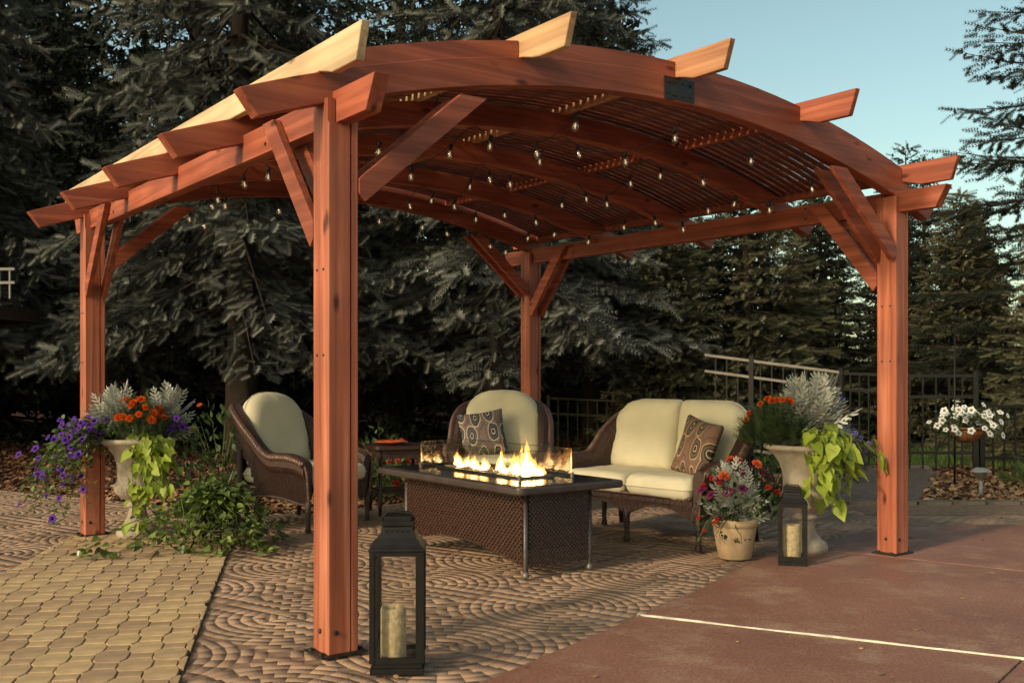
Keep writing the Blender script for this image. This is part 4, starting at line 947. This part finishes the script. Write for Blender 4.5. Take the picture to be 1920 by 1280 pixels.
# ================================================================== LANTERNS WITH CANDLES
def lantern(label, loc, rz, w, h):
    t = thing("lantern", label, "lantern", loc, rz, "black metal lanterns")
    s = w / 0.215; bh = 0.045 * s; ph = h * 0.79; pw_ = 0.021 * s; hw_ = w / 2
    b = MB(); b.box((0, 0, 0.012 * s), (w * 0.98, w * 0.98, 0.024 * s)); b.box((0, 0, 0.035 * s), (w * 0.92, w * 0.92, 0.022 * s)); b.build("base_tray", black_metal, t, bevel=0.002)
    for sx_, sy_ in ((-1, -1), (1, -1), (1, 1), (-1, 1)):
        b = MB(); b.box((sx_ * (hw_ - pw_ / 2), sy_ * (hw_ - pw_ / 2), bh + (ph - bh) / 2 + .0005), (pw_, pw_, ph - bh)); b.build("corner_post", black_metal, t, bevel=0.0015)
    for a in range(4):
        M = Matrix.Rotation(a * math.pi / 2, 3, 'Z')
        b = MB(); L_ = w - 2 * pw_ - 0.001
        for z, hh in ((bh + .011 * s, .022 * s), (ph - .009 * s, .018 * s)): b.box(M @ Vector((0, -hw_ + pw_ * .45, z)), (L_, pw_ * .7, hh), M)
        for sx_ in (-1, 1): b.box(M @ Vector((sx_ * (L_ / 2 - .006 * s), -hw_ + pw_ * .45, (bh + ph) / 2)), (.012 * s, pw_ * .6, ph - bh - .045 * s), M)
        fr = b.build("door_frame" if a == 0 else "side_frame", black_metal, t)
        b = MB(); b.box(M @ Vector((0, -hw_ + pw_ * .5, (bh + ph) / 2)), (L_ - .02 * s, .003, ph - bh - .04 * s), M); b.build("pane", glass_m, fr)
    # concave roof
    prof = [(hw_ * 1.03, ph), (hw_ * 1.03, ph + .008 * s), (hw_ * .88, ph + .024 * s), (hw_ * .70, ph + .050 * s), (hw_ * .58, ph + .076 * s), (hw_ * .54, ph + .092 * s)]
    V = []; F = []
    for r_, z in prof: V += [(-r_, -r_, z), (r_, -r_, z), (r_, r_, z), (-r_, r_, z)]
    for i in range(len(prof) - 1):
        for k in range(4): F.append((i * 4 + k, i * 4 + (k + 1) % 4, i * 4 + 4 + (k + 1) % 4, i * 4 + 4 + k))
    F += [(3, 2, 1, 0), tuple(len(prof) * 4 - 4 + k for k in range(4))]
    b = MB(); b.add(V, F); rf = b.build("roof", black_metal, t, bevel=0.0015)
    hole_m = MATS["table_liner"]
    for a in range(4):
        M = Matrix.Rotation(a * math.pi / 2, 3, 'Z'); b = MB()
        for k in range(5): b.box(M @ Vector(((k - 2) * .021 * s, -hw_ * .592, ph + .074 * s)), (.010 * s, .004, .012 * s), M)
        b.build("vent_slots", hole_m, rf)
    zc = ph + .092 * s
    b = MB(); b.box((0, 0, zc + .012 * s), (w * .60, w * .60, .020 * s)); b.box((0, 0, zc + .030 * s), (w * .50, w * .50, .020 * s)); b.build("cap", black_metal, rf, bevel=0.003)
    b = MB(); b.tube([(-w * .29, 0, zc + .004 * s), (-w * .30, 0, zc + .03 * s), (-w * .2, 0, zc + .052 * s), (w * .2, 0, zc + .052 * s), (w * .30, 0, zc + .03 * s), (w * .29, 0, zc + .004 * s)], .004 * s, 6); b.build("handle", black_metal, t, True)
    return bh
def candle(label, loc, r, h):
    t = thing("candle", label, "candle", loc)
    n = 26; b = MB(); prof = [(r * .96, 0), (r, .006), (r, h - .012), (r * .95, h - .002), (r * .86, h), (r * .80, h - .006), (r * .74, h - .03), (.004, h - .034)]
    b.lathe(prof, n); b.build("wax_body", wax, t, True)
    b = MB(); b.lathe([(r * .73, h - .030), (r * .3, h - .0285), (.003, h - .028)], 20); b.build("melted_top", wax_top, t, True)
    b = MB(); b.tube([(0, 0, h - .03), (.001, 0, h - .015), (.003, .001, h - .004)], .0016, 5); b.build("wick", rubber, t)
bh = lantern("tall black lantern standing in front beside the nearest post", (-0.458, 4.14, 0.0125), R(3), 0.215, 0.612)
candle("speckled tan pillar candle inside the tall front lantern", (-0.475, 4.12, 0.0125 + bh + .001), 0.051, 0.205)
bh2 = lantern("smaller black lantern between terracotta pot and right urn", (1.745, 6.40, 0.0125), R(-14), 0.175, 0.47)
candle("smooth tan pillar candle inside the smaller lantern by the urn", (1.745, 6.40, 0.0125 + bh2 + .001), 0.052, 0.205)

# ================================================================== SIDE TABLE, DISH
st = thing("side_table", "small dark wicker side table between the two armchairs", "side table", (-0.98, 8.75, 0.0125), R(20))
b = MB(); b.prism(rrect(.48, .48, .05), .545, .575); b.build("table_top", dark_wood, st, bevel=.006)
for x in (-.19, .19):
    for y in (-.19, .19): b = MB(); b.tube([(x, y, 0), (x * .97, y * .97, .1), (x, y, .545)], [.014, .017, .017], 8); b.build("leg", dark_wood, st, True)
b = MB(); b.box((0, 0, .19), (.40, .40, .02)); b.build("lower_shelf", dark_wood, st, bevel=.004)
for a in range(4):
    M = Matrix.Rotation(a * math.pi / 2, 3, 'Z'); b = MB(); b.box(M @ Vector((0, -.19, .505)), (.35, .012, .07), M); b.build("apron", wicker, st)
    b = MB(); b.tube([M @ Vector((-.19, -.19, .08)), M @ Vector((-.08, -.19, .16)), M @ Vector((0, -.19, .175)), M @ Vector((.08, -.19, .16)), M @ Vector((.19, -.19, .08))], .008, 6); b.build("curved_stretcher", dark_wood, st, True)
b = MB(); b.lathe([(.05, .0), (.07, .004), (.125, .022), (.138, .030), (.134, .033), (.115, .022), (.06, .010), (.003, .009)], 28)
o = b.build("serving_dish", dish_m, None, True); o.location = (-1.03, 8.72, 0.0125 + .577); tag(o, "shallow orange-red dish on the dark side table", "dish")

# ================================================================== URNS, POTS
URN = [(.150, 0), (.150, .035), (.142, .042), (.142, .055), (.128, .066), (.105, .085), (.080, .12), (.064, .165), (.058, .20), (.060, .21), (.080, .216), (.086, .228), (.080, .24), (.062, .246), (.07, .255), (.11, .275), (.145, .305), (.163, .335), (.166, .362), (.158, .38), (.148, .388), (.143, .40), (.141, .46), (.148, .53), (.168, .59), (.205, .64), (.245, .672), (.262, .68), (.268, .69), (.268, .705), (.255, .712), (.225, .708), (.205, .69), (.003, .68)]
def urn(label, loc, rz):
    t = thing("garden_urn", label, "urn", loc, rz, "cast stone urns")
    b = MB(); b.lathe(URN[:10] , 48); b.build("foot", stone, t, True)
    b = MB(); b.lathe(URN[9:20], 96, flute=(.25, .375, 24, 0.07)); b.build("fluted_bowl", stone, t, True)
    b = MB(); b.lathe(URN[19:], 48); b.build("flared_body", stone, t, True)
    b = MB(); b.lathe([(.205, .675), (.12, .70), (.003, .705)], 20); b.build("soil", dirt, t, True)
UL = (-2.73, 7.50, 0.0125); UR = (1.955, 6.87, 0.0125)
urn("tall cast stone urn of flowers beside the far left post", UL, 0.2)
urn("tall cast stone urn of flowers behind the smaller lantern", UR, 0.9)
PT = (1.43, 6.60, 0.0125)
t = thing("terracotta_pot", "pale terracotta pot on the paving in front of the loveseat's arm", "pot", PT)
b = MB(); b.lathe([(.098, 0), (.104, .004), (.140, .205), (.1395, .208), (.150, .210), (.154, .252), (.150, .256), (.138, .254), (.132, .225), (.003, .222)], 36); b.build("pot_body", terracotta, t, True)
b = MB(); b.lathe([(.131, .224), (.06, .234), (.003, .236)], 16); b.build("soil", dirt, t, True)
IV = (-2.02, 7.02, 0.0125)
t = thing("plant_stand", "low black wire plant stand hidden in the ivy", "plant stand", IV)
for a in range(4):
    an = a * math.pi / 2 + .5; b = MB(); b.tube([(.17 * math.cos(an), .17 * math.sin(an), 0), (.13 * math.cos(an), .13 * math.sin(an), .10), (.14 * math.cos(an), .14 * math.sin(an), .2)], .007, 6); b.build("leg", black_metal, t, True)
b = MB(); b.tube([(.14 * math.cos(a), .14 * math.sin(a), .12) for a in np.linspace(0, 6.2832, 25)], .006, 6, False); b.build("ring", black_metal, t, True)
o = MB().lathe([(.09, .0), (.13, .17), (.14, .175), (.14, .20), (.13, .20), (.12, .185), (.003, .18)], 20).build("nursery_pot", black_metal, None, True)
o.location = (IV[0], IV[1], IV[2] + .128); tag(o, "black nursery pot holding the ivy on the low stand", "pot")

# ================================================================== PLANTS
def leaf_miller():
    V = [(-.03, 0, 0), (.03, 0, 0)]; F = []
    zs = np.linspace(0, 1, 7)
    for i, z in enumerate(zs[1:], 1):
        w = .035 * (1 - z * .6); V += [(-w, 0.10 * z * z, z), (w, 0.10 * z * z, z)]; F.append((2 * i - 2, 2 * i - 1, 2 * i + 1, 2 * i))
    for i in range(1, 6):
        z = zs[i] + .0; L_ = [.0, .20, .27, .28, .23, .15][i]
        for sx_ in (-1, 1):
            n0 = len(V); y0 = 0.10 * z * z
            V += [(sx_ * .02, y0, z - .035), (sx_ * (L_ * .65), y0 - .03, z + .06), (sx_ * L_, y0 - .02, z + .19), (sx_ * (L_ * .72), y0 - .01, z + .20), (sx_ * (L_ * .45), y0 - .02, z + .13), (sx_ * .02, y0, z + .055)]
            f = (n0, n0 + 1, n0 + 2, n0 + 3, n0 + 4, n0 + 5); F.append(f if sx_ > 0 else f[::-1])
    n0 = len(V); V += [(-.07, .08, .97), (0, .10, 1.14), (.07, .08, .97)]; F.append((n0, n0 + 2, n0 + 1))
    return np.array(V, float), tri(F)
def leaf_oval():
    V = [(0, 0, 0), (-.22, .05, .28), (0, 0, .34), (.22, .05, .28), (-.26, .05, .6), (0, -.01, .66), (.26, .05, .6), (0, -.06, 1.0)]
    F = [(0, 2, 1), (0, 3, 2), (1, 2, 5, 4), (2, 3, 6, 5), (4, 5, 7), (5, 6, 7)]; return np.array(V, float), tri(F)
def leaf_heart():
    V = [(0, 0, .0), (-.24, .06, -.12), (-.44, .10, .08), (-.40, .06, .40), (-.20, .0, .75), (0, -.10, 1.05), (.20, .0, .75), (.40, .06, .40), (.44, .10, .08), (.24, .06, -.12), (0, -.02, .42)]
    F = [(0, 2, 1), (0, 10, 3, 2), (10, 4, 3), (10, 5, 4), (0, 9, 8), (0, 8, 7, 10), (10, 7, 6), (10, 6, 5)]; return np.array(V, float), tri(F)
def leaf_fine():
    V = []; F = []
    for i in range(6):
        z = .12 + .15 * i
        for sx_ in (-1, 1):
            n0 = len(V); V += [(0, 0, z - .03), (0, 0, z + .04), (sx_ * .26 * (1 - .08 * i), -.03, z + .2)]; F.append((n0, n0 + 1, n0 + 2) if sx_ < 0 else (n0, n0 + 2, n0 + 1))
    n0 = len(V); V += [(-.02, 0, 0), (.02, 0, 0), (0, 0, 1.1)]; F.append((n0, n0 + 1, n0 + 2)); return np.array(V, float), tri(F)
LM, LO_, LH, LF = leaf_miller(), leaf_oval(), leaf_heart(), leaf_fine()
def leaves(name, tpl, P, D, S, mat, parent, tone=None):
    P = np.array(P); D = np.array(D, float); n = len(P); T = rng.beta(2, 2, n) if tone is None else np.array(tone)
    # keep the leaf's upper side skyward: no roll beyond a wobble
    V, F = inst(tpl[0], tpl[1], P, basis(D, rng.normal(0, .5, n)), np.array(S))
    return link(name, np_mesh(name, V, F, mat, np.repeat(T, len(tpl[0]))), parent)
def flower_trumpet(mat, throat):
    b = MB(); n = 15; V = []; F = []
    for (r_, z, lob) in ((.10, -.75, 0), (.16, -.25, 0), (.42, .02, .05), (.9, .10, .16), (1.0, .02, .2)):
        for k in range(n): a = 2 * math.pi * k / n; rr = r_ * (1 + lob * math.cos(5 * a)); V.append((rr * math.cos(a), rr * math.sin(a), z + .05 * math.sin(10 * a) * (r_ > .8)))
    for i in range(4):
        for k in range(n): F.append((i * n + k, i * n + (k + 1) % n, (i + 1) * n + (k + 1) % n, (i + 1) * n + k))
    b.add(V, F); me = b.mesh("flower", mat, True); me.materials.append(throat)
    for i, p in enumerate(me.polygons):
        if i < 2 * n: p.material_index = 1
    return me
def flower_pom(mat, seed=0):
    rg = np.random.default_rng(seed); n = 70; P = []; D = []
    for i in range(n):
        z = 1 - 1.15 * (i + .5) / n; a = i * 2.39996; r_ = math.sqrt(max(0, 1 - z * z)); d = np.array([r_ * math.cos(a), r_ * math.sin(a), max(z, -.3)]); P.append(d * .35); D.append(d + rg.normal(0, .18, 3))
    tV = np.array([(-.10, 0, 0), (.10, 0, 0), (.22, .05, .5), (0, .0, .66), (-.22, .05, .5)]); tF = np.array([(0, 1, 2), (0, 2, 3), (0, 3, 4)])
    V, F = inst(tV, tF, np.array(P), basis(np.array(D), rg.uniform(0, 6.28, n)), np.ones(n)); V[:, 2] *= 0.75
    return np_mesh("flower", V, F, mat)
thr_dark = simple("violet_throat", (0.03, 0.008, 0.07), 0.7, 0.1); thr_y = simple("yellow_throat", (0.35, 0.26, 0.10), 0.7, 0.1)
FM = dict(violet=flower_trumpet(fl_violet, thr_dark), white=flower_trumpet(fl_white, thr_y), blue=flower_trumpet(fl_blue, thr_dark), plum=flower_trumpet(fl_plum, thr_dark),
          orange=flower_pom(fl_orange, 1), red=flower_pom(fl_red, 2), salmon=flower_pom(fl_salmon, 3), pink=flower_pom(fl_pink, 4))
def put_flower(kind, p, d, s, parent):
    o = link("flower", FM[kind], parent); o.location = p
    o.rotation_euler = Vector(d).to_track_quat('Z', 'Y').to_euler(); o.scale = (s, s, s)
U = random.uniform; GA = random.gauss
def dusty(label, loc, h, r, n, stems=1):
    t = thing("dusty_miller_plant", label, "plant", loc); P = []; D = []; S = []; st_ = MB()
    for q in range(stems):
        bx, by = (U(-.05, .05), U(-.05, .05)) if stems > 1 else (0, 0); lx, ly = U(-.3, .3) * r, U(-.3, .3) * r; hh = h * U(.75, 1.0)
        st_.tube([(bx, by, -.01), (bx + lx * .5, by + ly * .5, hh * .4), (bx + lx, by + ly, hh * .75)], [.008, .006, .004], 5)
        for i in range(n // stems):
            f = i / (n // stems); z = hh * (0.05 + .70 * f); a = i * 2.4 + U(-.3, .3); el = R(5 + 65 * f + U(-12, 12))
            d = (math.cos(a) * math.cos(el), math.sin(a) * math.cos(el), math.sin(el))
            P.append((bx + lx * f, by + ly * f, z)); D.append(d); S.append(r * (1.0 - .35 * f) * U(.75, 1.1))
    st_.build("stem", stem_m, t, True); leaves("foliage", LM, P, D, S, miller_m, t); return t
def mound(label, loc, r, h, n, leafmat, tpl, ls, fl=(), name="flowering_plant", squash=1.0, cat="plant"):
    t = thing(name, label, cat, loc); P = []; D = []; S = []; sm = MB()
    for i in range(n):
        a = U(0, 6.283); f = U(0, 1) ** .5; ph = U(0.05, 1.0); rr = r * f; z = h * math.sqrt(max(0, 1 - f * f)) * ph + .01
        P.append((rr * math.cos(a), rr * math.sin(a) * squash, z)); D.append((math.cos(a) * f + GA(0, .4), math.sin(a) * f + GA(0, .4), .5 + U(0, .9))); S.append(ls * U(.7, 1.25))
    for i in range(9):
        a = U(0, 6.28); rr = r * U(.2, .8); sm.tube([(0, 0, -.01), (rr * .5 * math.cos(a), rr * .5 * math.sin(a) * squash, h * .4), (rr * math.cos(a), rr * math.sin(a) * squash, h * .75)], [.006, .004, .002], 4)
    sm.build("stem", stem_m, t, True); leaves("foliage", tpl, P, D, S, leafmat, t)
    for kind, cnt, fs, zf in fl:
        for i in range(cnt):
            a = U(0, 6.283); f = U(0.1, .95) ** .6; z = h * math.sqrt(max(0, 1 - f * f * .85)) * zf
            p = (r * f * math.cos(a), r * f * math.sin(a) * squash, z + fs * .6)
            put_flower(kind, p, (math.cos(a) * f * 0.7 + GA(0, .2), math.sin(a) * f * .7 - .25, 1), fs * U(.8, 1.15), t)
    return t
def trailer(label, loc, runs, leafmat, tpl, ls, per, fl=None, name="trailing_plant", cat="plant", floor=None, jit=0.05, hang=False):
    """stems that arch out and hang: runs = (azimuth, reach, rise, drop)"""
    t = thing(name, label, cat, loc); P = []; D = []; S = []; sm = MB()
    for (az, reach, rise, drop) in runs:
        pts = []
        for k in range(7):
            f = k / 6; x = reach * (1 - (1 - f) ** 1.5); z = rise * math.sin(math.pi * min(1, f * 1.05)) - drop * f * f
            if floor is not None: z = max(z, floor + U(0, .02))
            pts.append(Vector((x * math.cos(az + .2 * f * GA(0, 1)), x * math.sin(az + .2 * f), z)))
        sm.tube(pts, [.005, .0045, .004, .0035, .003, .0025, .0015], 5)
        for i in range(per):
            f = U(0.08, 1.0) * 6; k = min(5, int(f)); c = pts[k].lerp(pts[k + 1], f - k) + Vector((GA(0, jit), GA(0, jit), GA(0, jit * .7)))
            if floor is not None: c.z = max(c.z, floor + .012)
            P.append(c); D.append((math.cos(az) * .5 + GA(0, .22), math.sin(az) * .5 + GA(0, .22), U(-1.1, -.25)) if hang else (math.cos(az) * .7 + GA(0, .6), math.sin(az) * .7 + GA(0, .6), U(-.7, .5))); S.append(ls * U(.6, 1.2))
            if fl and random.random() < fl[1]:
                put_flower(fl[0], c + Vector((math.cos(az) * .03, math.sin(az) * .03 - .02, .03)), (math.cos(az) * .5 + GA(0, .3), math.sin(az) * .5 - .6, .5 + GA(0, .2)), fl[2] * U(.8, 1.15), t)
    sm.build("stem", stem_m, t, True); leaves("foliage", tpl, P, D, S, leafmat, t); return t
zt_u = 0.0125 + .70
# left urn
dusty("silvery dusty miller in the left urn, against the post", (UL[0] - .13, UL[1] - .02, zt_u), .40, .25, 70, 4)
dusty("silvery dusty miller on the right side of the left urn", (UL[0] + .20, UL[1] + .08, zt_u), .40, .25, 70, 4)
mound("orange marigolds in the middle of the left urn", (UL[0] + .02, UL[1] - .10, zt_u), .21, .27, 420, dgreen_m, LF, .10, (("orange", 20, .036, 1.05),), "marigold_plant")
trailer("violet petunias spilling from the left urn past the post", (UL[0] - .12, UL[1] - .08, zt_u), [(R(a), U(.28, .60), U(.03, .16), U(.15, .55)) for a in (140, 152, 164, 176, 184, 192, 200, 208, 216, 224, 232, 240, 250, 172, 196, 212, 228)], green_m, LO_, .05, 74, ("violet", .085, .027), "petunia_plant")
trailer("violet petunias at the back right of the left urn", (UL[0] + .18, UL[1] + .02, zt_u), [(R(a), U(.15, .30), .12, U(.0, .22)) for a in (-30, -10, 15, 40)], green_m, LO_, .045, 16, ("violet", .22, .030), "petunia_plant")
trailer("lime sweet potato vine hanging over the left urn's rim", (UL[0] + .10, UL[1] - .14, zt_u - .01), [(R(a), U(.12, .30), U(.02, .12), U(.25, .62)) for a in (-100, -85, -70, -55, -40, -28, -15, -62, -48, -75)], lime_m, LH, .078, 18, None, "sweet_potato_vine", jit=.03, hang=True)
# ivy
trailer("glossy green ivy sprawling over the low stand onto the pavers", (IV[0], IV[1] - .02, IV[2] + .29), [(R(a), U(.20, .55), U(.03, .16), U(.14, .46)) for a in list(range(0, 360, 11))] + [(R(a), U(.06, .28), U(.08, .20), U(.0, .15)) for a in range(0, 360, 24)] + [(R(200), .85, .0, .40), (R(215), .75, .02, .40), (R(-40), .65, .0, .40), (R(-65), .5, .0, .4), (R(170), .6, .02, .4)], ivy_m, LH, .050, 36, None, "ivy_plant", floor=-.275, jit=.035)
# right urn
dusty("large silvery dusty miller rising from the right urn", (UR[0] + .05, UR[1] + .06, zt_u), .50, .29, 150, 7)
mound("orange marigolds on the left of the right urn", (UR[0] - .19, UR[1] - .02, zt_u - .01), .22, .26, 620, dgreen_m, LF, .10, (("orange", 14, .030, 1.2),), "marigold_plant")
trailer("large-leaved lime sweet potato vine hanging from the right urn", (UR[0] + .06, UR[1] - .14, zt_u), [(R(a), U(.10, .30), U(.06, .16), U(.15, .55)) for a in (-130, -115, -100, -88, -76, -64, -50, -36, -20, -95, -70)] + [(R(-12), .42, .08, .14)], lime_m, LH, .104, 12, None, "sweet_potato_vine", jit=.025, hang=True)
trailer("small blue flowers trailing at the back right of the right urn", (UR[0] + .18, UR[1] + .04, zt_u), [(R(a), U(.14, .30), U(.0, .10), U(.05, .28)) for a in (-40, -25, -10, 5, 20, 35, -50)], dgreen_m, LO_, .030, 26, ("blue", .28, .014), "lobelia_plant")
# terracotta pot
zt_p = PT[2] + .235
dusty("silvery dusty miller filling the terracotta pot", (PT[0] - .01, PT[1] - .03, zt_p), .40, .20, 120, 6)
mound("red and plum flowers at the back of the terracotta pot", (PT[0] + .05, PT[1] + .07, zt_p), .26, .34, 320, dgreen_m, LO_, .055, (("red", 10, .026, 1.05), ("salmon", 4, .040, 1.15), ("plum", 14, .034, 1.0)), "geranium_plant")
trailer("dusty miller and red flowers hanging at the pot's left side", (PT[0] - .08, PT[1] - .05, zt_p), [(R(a), U(.10, .2), .04, U(.05, .16)) for a in (150, 180, 205, 235, 265, 300)], dgreen_m, LO_, .04, 10, ("red", .08, .016), "trailing_plant")
# flower bed behind the side table
mound("red and pink impatiens growing behind the side table", (-1.22, 9.75, -.03), .55, .42, 520, green_m, LO_, .075, (("pink", 9, .032, 1.0), ("red", 11, .030, .95), ("salmon", 5, .030, 1.0)), "impatiens_bed", .5)
mound("leafy shrub with pale pink blooms behind the front post", (-1.45, 11.2, -.03), .38, .62, 300, dgreen_m, LO_, .085, (("pink", 4, .045, 1.0),), "flowering_shrub")
mound("reddish leafy shrub in the shade behind the left urn", (-3.0, 10.6, -.03), .50, .95, 320, dgreen_m, LO_, .09, (("salmon", 3, .03, 1.0),), "garden_shrub")
mound("dark rounded shrub behind the loveseat's right end", (2.25, 9.2, -.03), .48, .80, 520, dgreen_m, LO_, .07, (), "garden_shrub")
mound("low green plant at the right edge by the dry leaves", (5.55, 10.9, -.03), .34, .25, 260, green_m, LF, .14, (), "garden_plant")
mound("purple-flowered plant rising behind the right urn", (3.5, 11.2, -.03), .24, 1.0, 160, dgreen_m, LO_, .07, (("violet", 6, .045, 1.0), ("red", 2, .035, .8)), "flowering_plant")
# bare twigs beside left chair
for i, (x, y, lb) in enumerate(((-2.55, 9.05, "pale dry stalk leaning in the mulch, the left one"), (-2.38, 9.0, "pale dry stalk leaning in the mulch, nearer the chair"))):
    o = MB().tube([(0, 0, -.02), (.03, 0, .15), (.09, .02, .34)], [.006, .005, .003], 5).build("dry_stalk", rail_metal, None, True); o.location = (x, y, 0); tag(o, lb, "stalk")

# flower basket on a stake
BK = (4.80, 11.15, -.03)
t = thing("basket_stake", "thin metal stake rising above the flower basket", "stake", BK)
b = MB(); b.tube([(0, 0, 0), (0, 0, .8), (.0, 0, 1.62)], .011, 8); b.build("pole", black_metal, t, True)
b = MB(); b.tube([(.01 + .20 * math.cos(a) * 1 + .13, .20 * math.sin(a), .62) for a in np.linspace(0, 6.2832, 25)], .006, 6, False); b.build("holder_ring", black_metal, t, True)
b = MB(); b.lathe([(.04, .0), (.11, .03), (.17, .09), (.200, .165), (.196, .17), (.18, .15), (.003, .145)], 26); o = b.build("coir_basket", coir, None, True); o.location = (BK[0] + .14, BK[1], BK[2] + .47); tag(o, "brown coir basket on the thin stake beyond the right post", "basket")
trailer("white petunias overflowing the coir basket", (BK[0] + .14, BK[1], BK[2] + .63), [(R(a), U(.18, .42), U(.10, .26), U(.0, .20)) for a in list(range(0, 360, 18)) + [-20, -8, 0, 175, 190, 205]], dgreen_m, LO_, .05, 16, ("white", .22, .036), "petunia_plant", jit=.05)

# solar path light
t = thing("solar_light", "small silver solar path light standing in the dry leaves", "path light", (4.49, 9.85, -.02))
b = MB(); b.tube([(0, 0, 0), (0, 0, .19)], .017, 10); b.build("post", rail_metal, t, True)
b = MB(); b.lathe([(.024, .19), (.034, .195), (.038, .205), (.058, .262), (.060, .27)], 16); b.build("lens", glassy("frosted_lens", .3, (.8, .78, .7), .4), t, True)
b = MB(); b.lathe([(.095, .270), (.096, .276), (.070, .296), (.045, .308), (.003, .310)], 20); b.build("cap", rail_metal, t, True)
b = MB(); b.lathe([(.012, .2), (.012, .26), (.003, .262)], 8); b.build("lamp_core", rail_metal, t, True)

# ================================================================== FENCES, RAILING
sunlit_bronze = simple("sunlit_bronze", (0.20, 0.165, 0.135), 0.35, 0.5); old_rail = simple("weathered_rail", (0.13, 0.125, 0.12), 0.5, 0.4)  # sun glint on the sloping fence painted in as a paler rail bronze
pk = MB(); pk.box((0, 0, .5), (.017, .017, 1.0)); pick_me = pk.mesh("picket", bronze_metal)
def fence(label, pts, zt0, zt1, hh, pitch, rails, posts=(0, 1), name="metal_fence", rm=None):
    a, c = Vector(pts[0]), Vector(pts[1]); d = (c - a); L_ = d.length; d.normalize()
    t = thing(name, label, "gate" if "gate" in name else "fence", (a.x, a.y, -.03), math.atan2(d.y, d.x)); zt = lambda s: zt0 + (zt1 - zt0) * s / L_ + .03
    for dz in rails:
        b = MB(); b.bar((0, 0, zt(0) - dz), (L_, 0, zt(L_) - dz), .028, .034); b.build("rail", rm or bronze_metal, t)
    n = int(L_ / pitch)
    for i in range(1, n):
        s = L_ * i / n; o = link("picket", pick_me, t); top_ = zt(s) - .01; h_ = min(hh, top_ - .05); o.location = (s, 0, top_ - h_); o.scale = (1, 1, h_)
    for f in posts:
        s = L_ * f; b = MB(); b.box((s, 0, (zt(s) + .05) / 2), (.055, .055, zt(s) + .05)); b.box((s, 0, zt(s) + .058), (.066, .066, .014)); b.build("post", bronze_metal, t, bevel=.002)
    return t
fence("sloping metal fence behind the loveseat, sunlight painted into its pale rails", (( 2.52, 13.45), (4.15, 12.95)), 1.43, 1.20, 1.35, .135, (.0, .21, 1.15), (0.35,), rm=sunlit_bronze)
fence("dark metal fence panel left of the right post", ((4.15, 12.95), (4.55, 12.45)), 1.19, 1.17, 1.1, .12, (.0, .2, .98), (0,))
gt = fence("black metal garden gate seen right of the right post", ((4.62, 12.35), (5.52, 12.25)), 1.16, 1.16, 1.1, .13, (.0, .25, .92), (0, 1), "garden_gate")
for x0_, x1_ in ((.08, .28), (.62, .42)):
    b = MB(); b.bar((x0_, 0, .52), (x1_, 0, .24), .014, .014); b.build("diagonal_brace", bronze_metal, gt)
fence("dark metal fence running off the right edge under the bushy spruce", ((5.60, 12.25), (8.6, 12.7)), 0.80, 0.78, .8, .14, (.0, .62), (0, .5, 1))
fence("low dark fence seen under the spruce behind the loveseat", ((0.6, 16.8), (2.3, 16.3)), 0.78, 0.72, .75, .16, (.0, .25), (0, 1))
t = thing("deck_railing", "pale metal deck railing high at the left edge of the photo", "railing", (-6.0, 11.4, -.03), R(-6))
for z in (2.22, 2.37): b = MB(); b.bar((-1.2, 0, z), (.52, 0, z), .03, .03); b.build("rail", old_rail, t)
for i in range(14): b = MB(); b.box((-1.1 + i * .12, 0, 2.20), (.018, .018, .31)); b.build("baluster", old_rail, t)
for x in (-1.15, -.12): b = MB(); b.box((x, 0, 1.21), (.05, .05, 2.42)); b.build("post", bronze_metal, t)
b = MB(); b.box((-1.7, .9, 1.95), (2.9, 1.75, .16)); b.build("deck_platform", dark_wood, t)
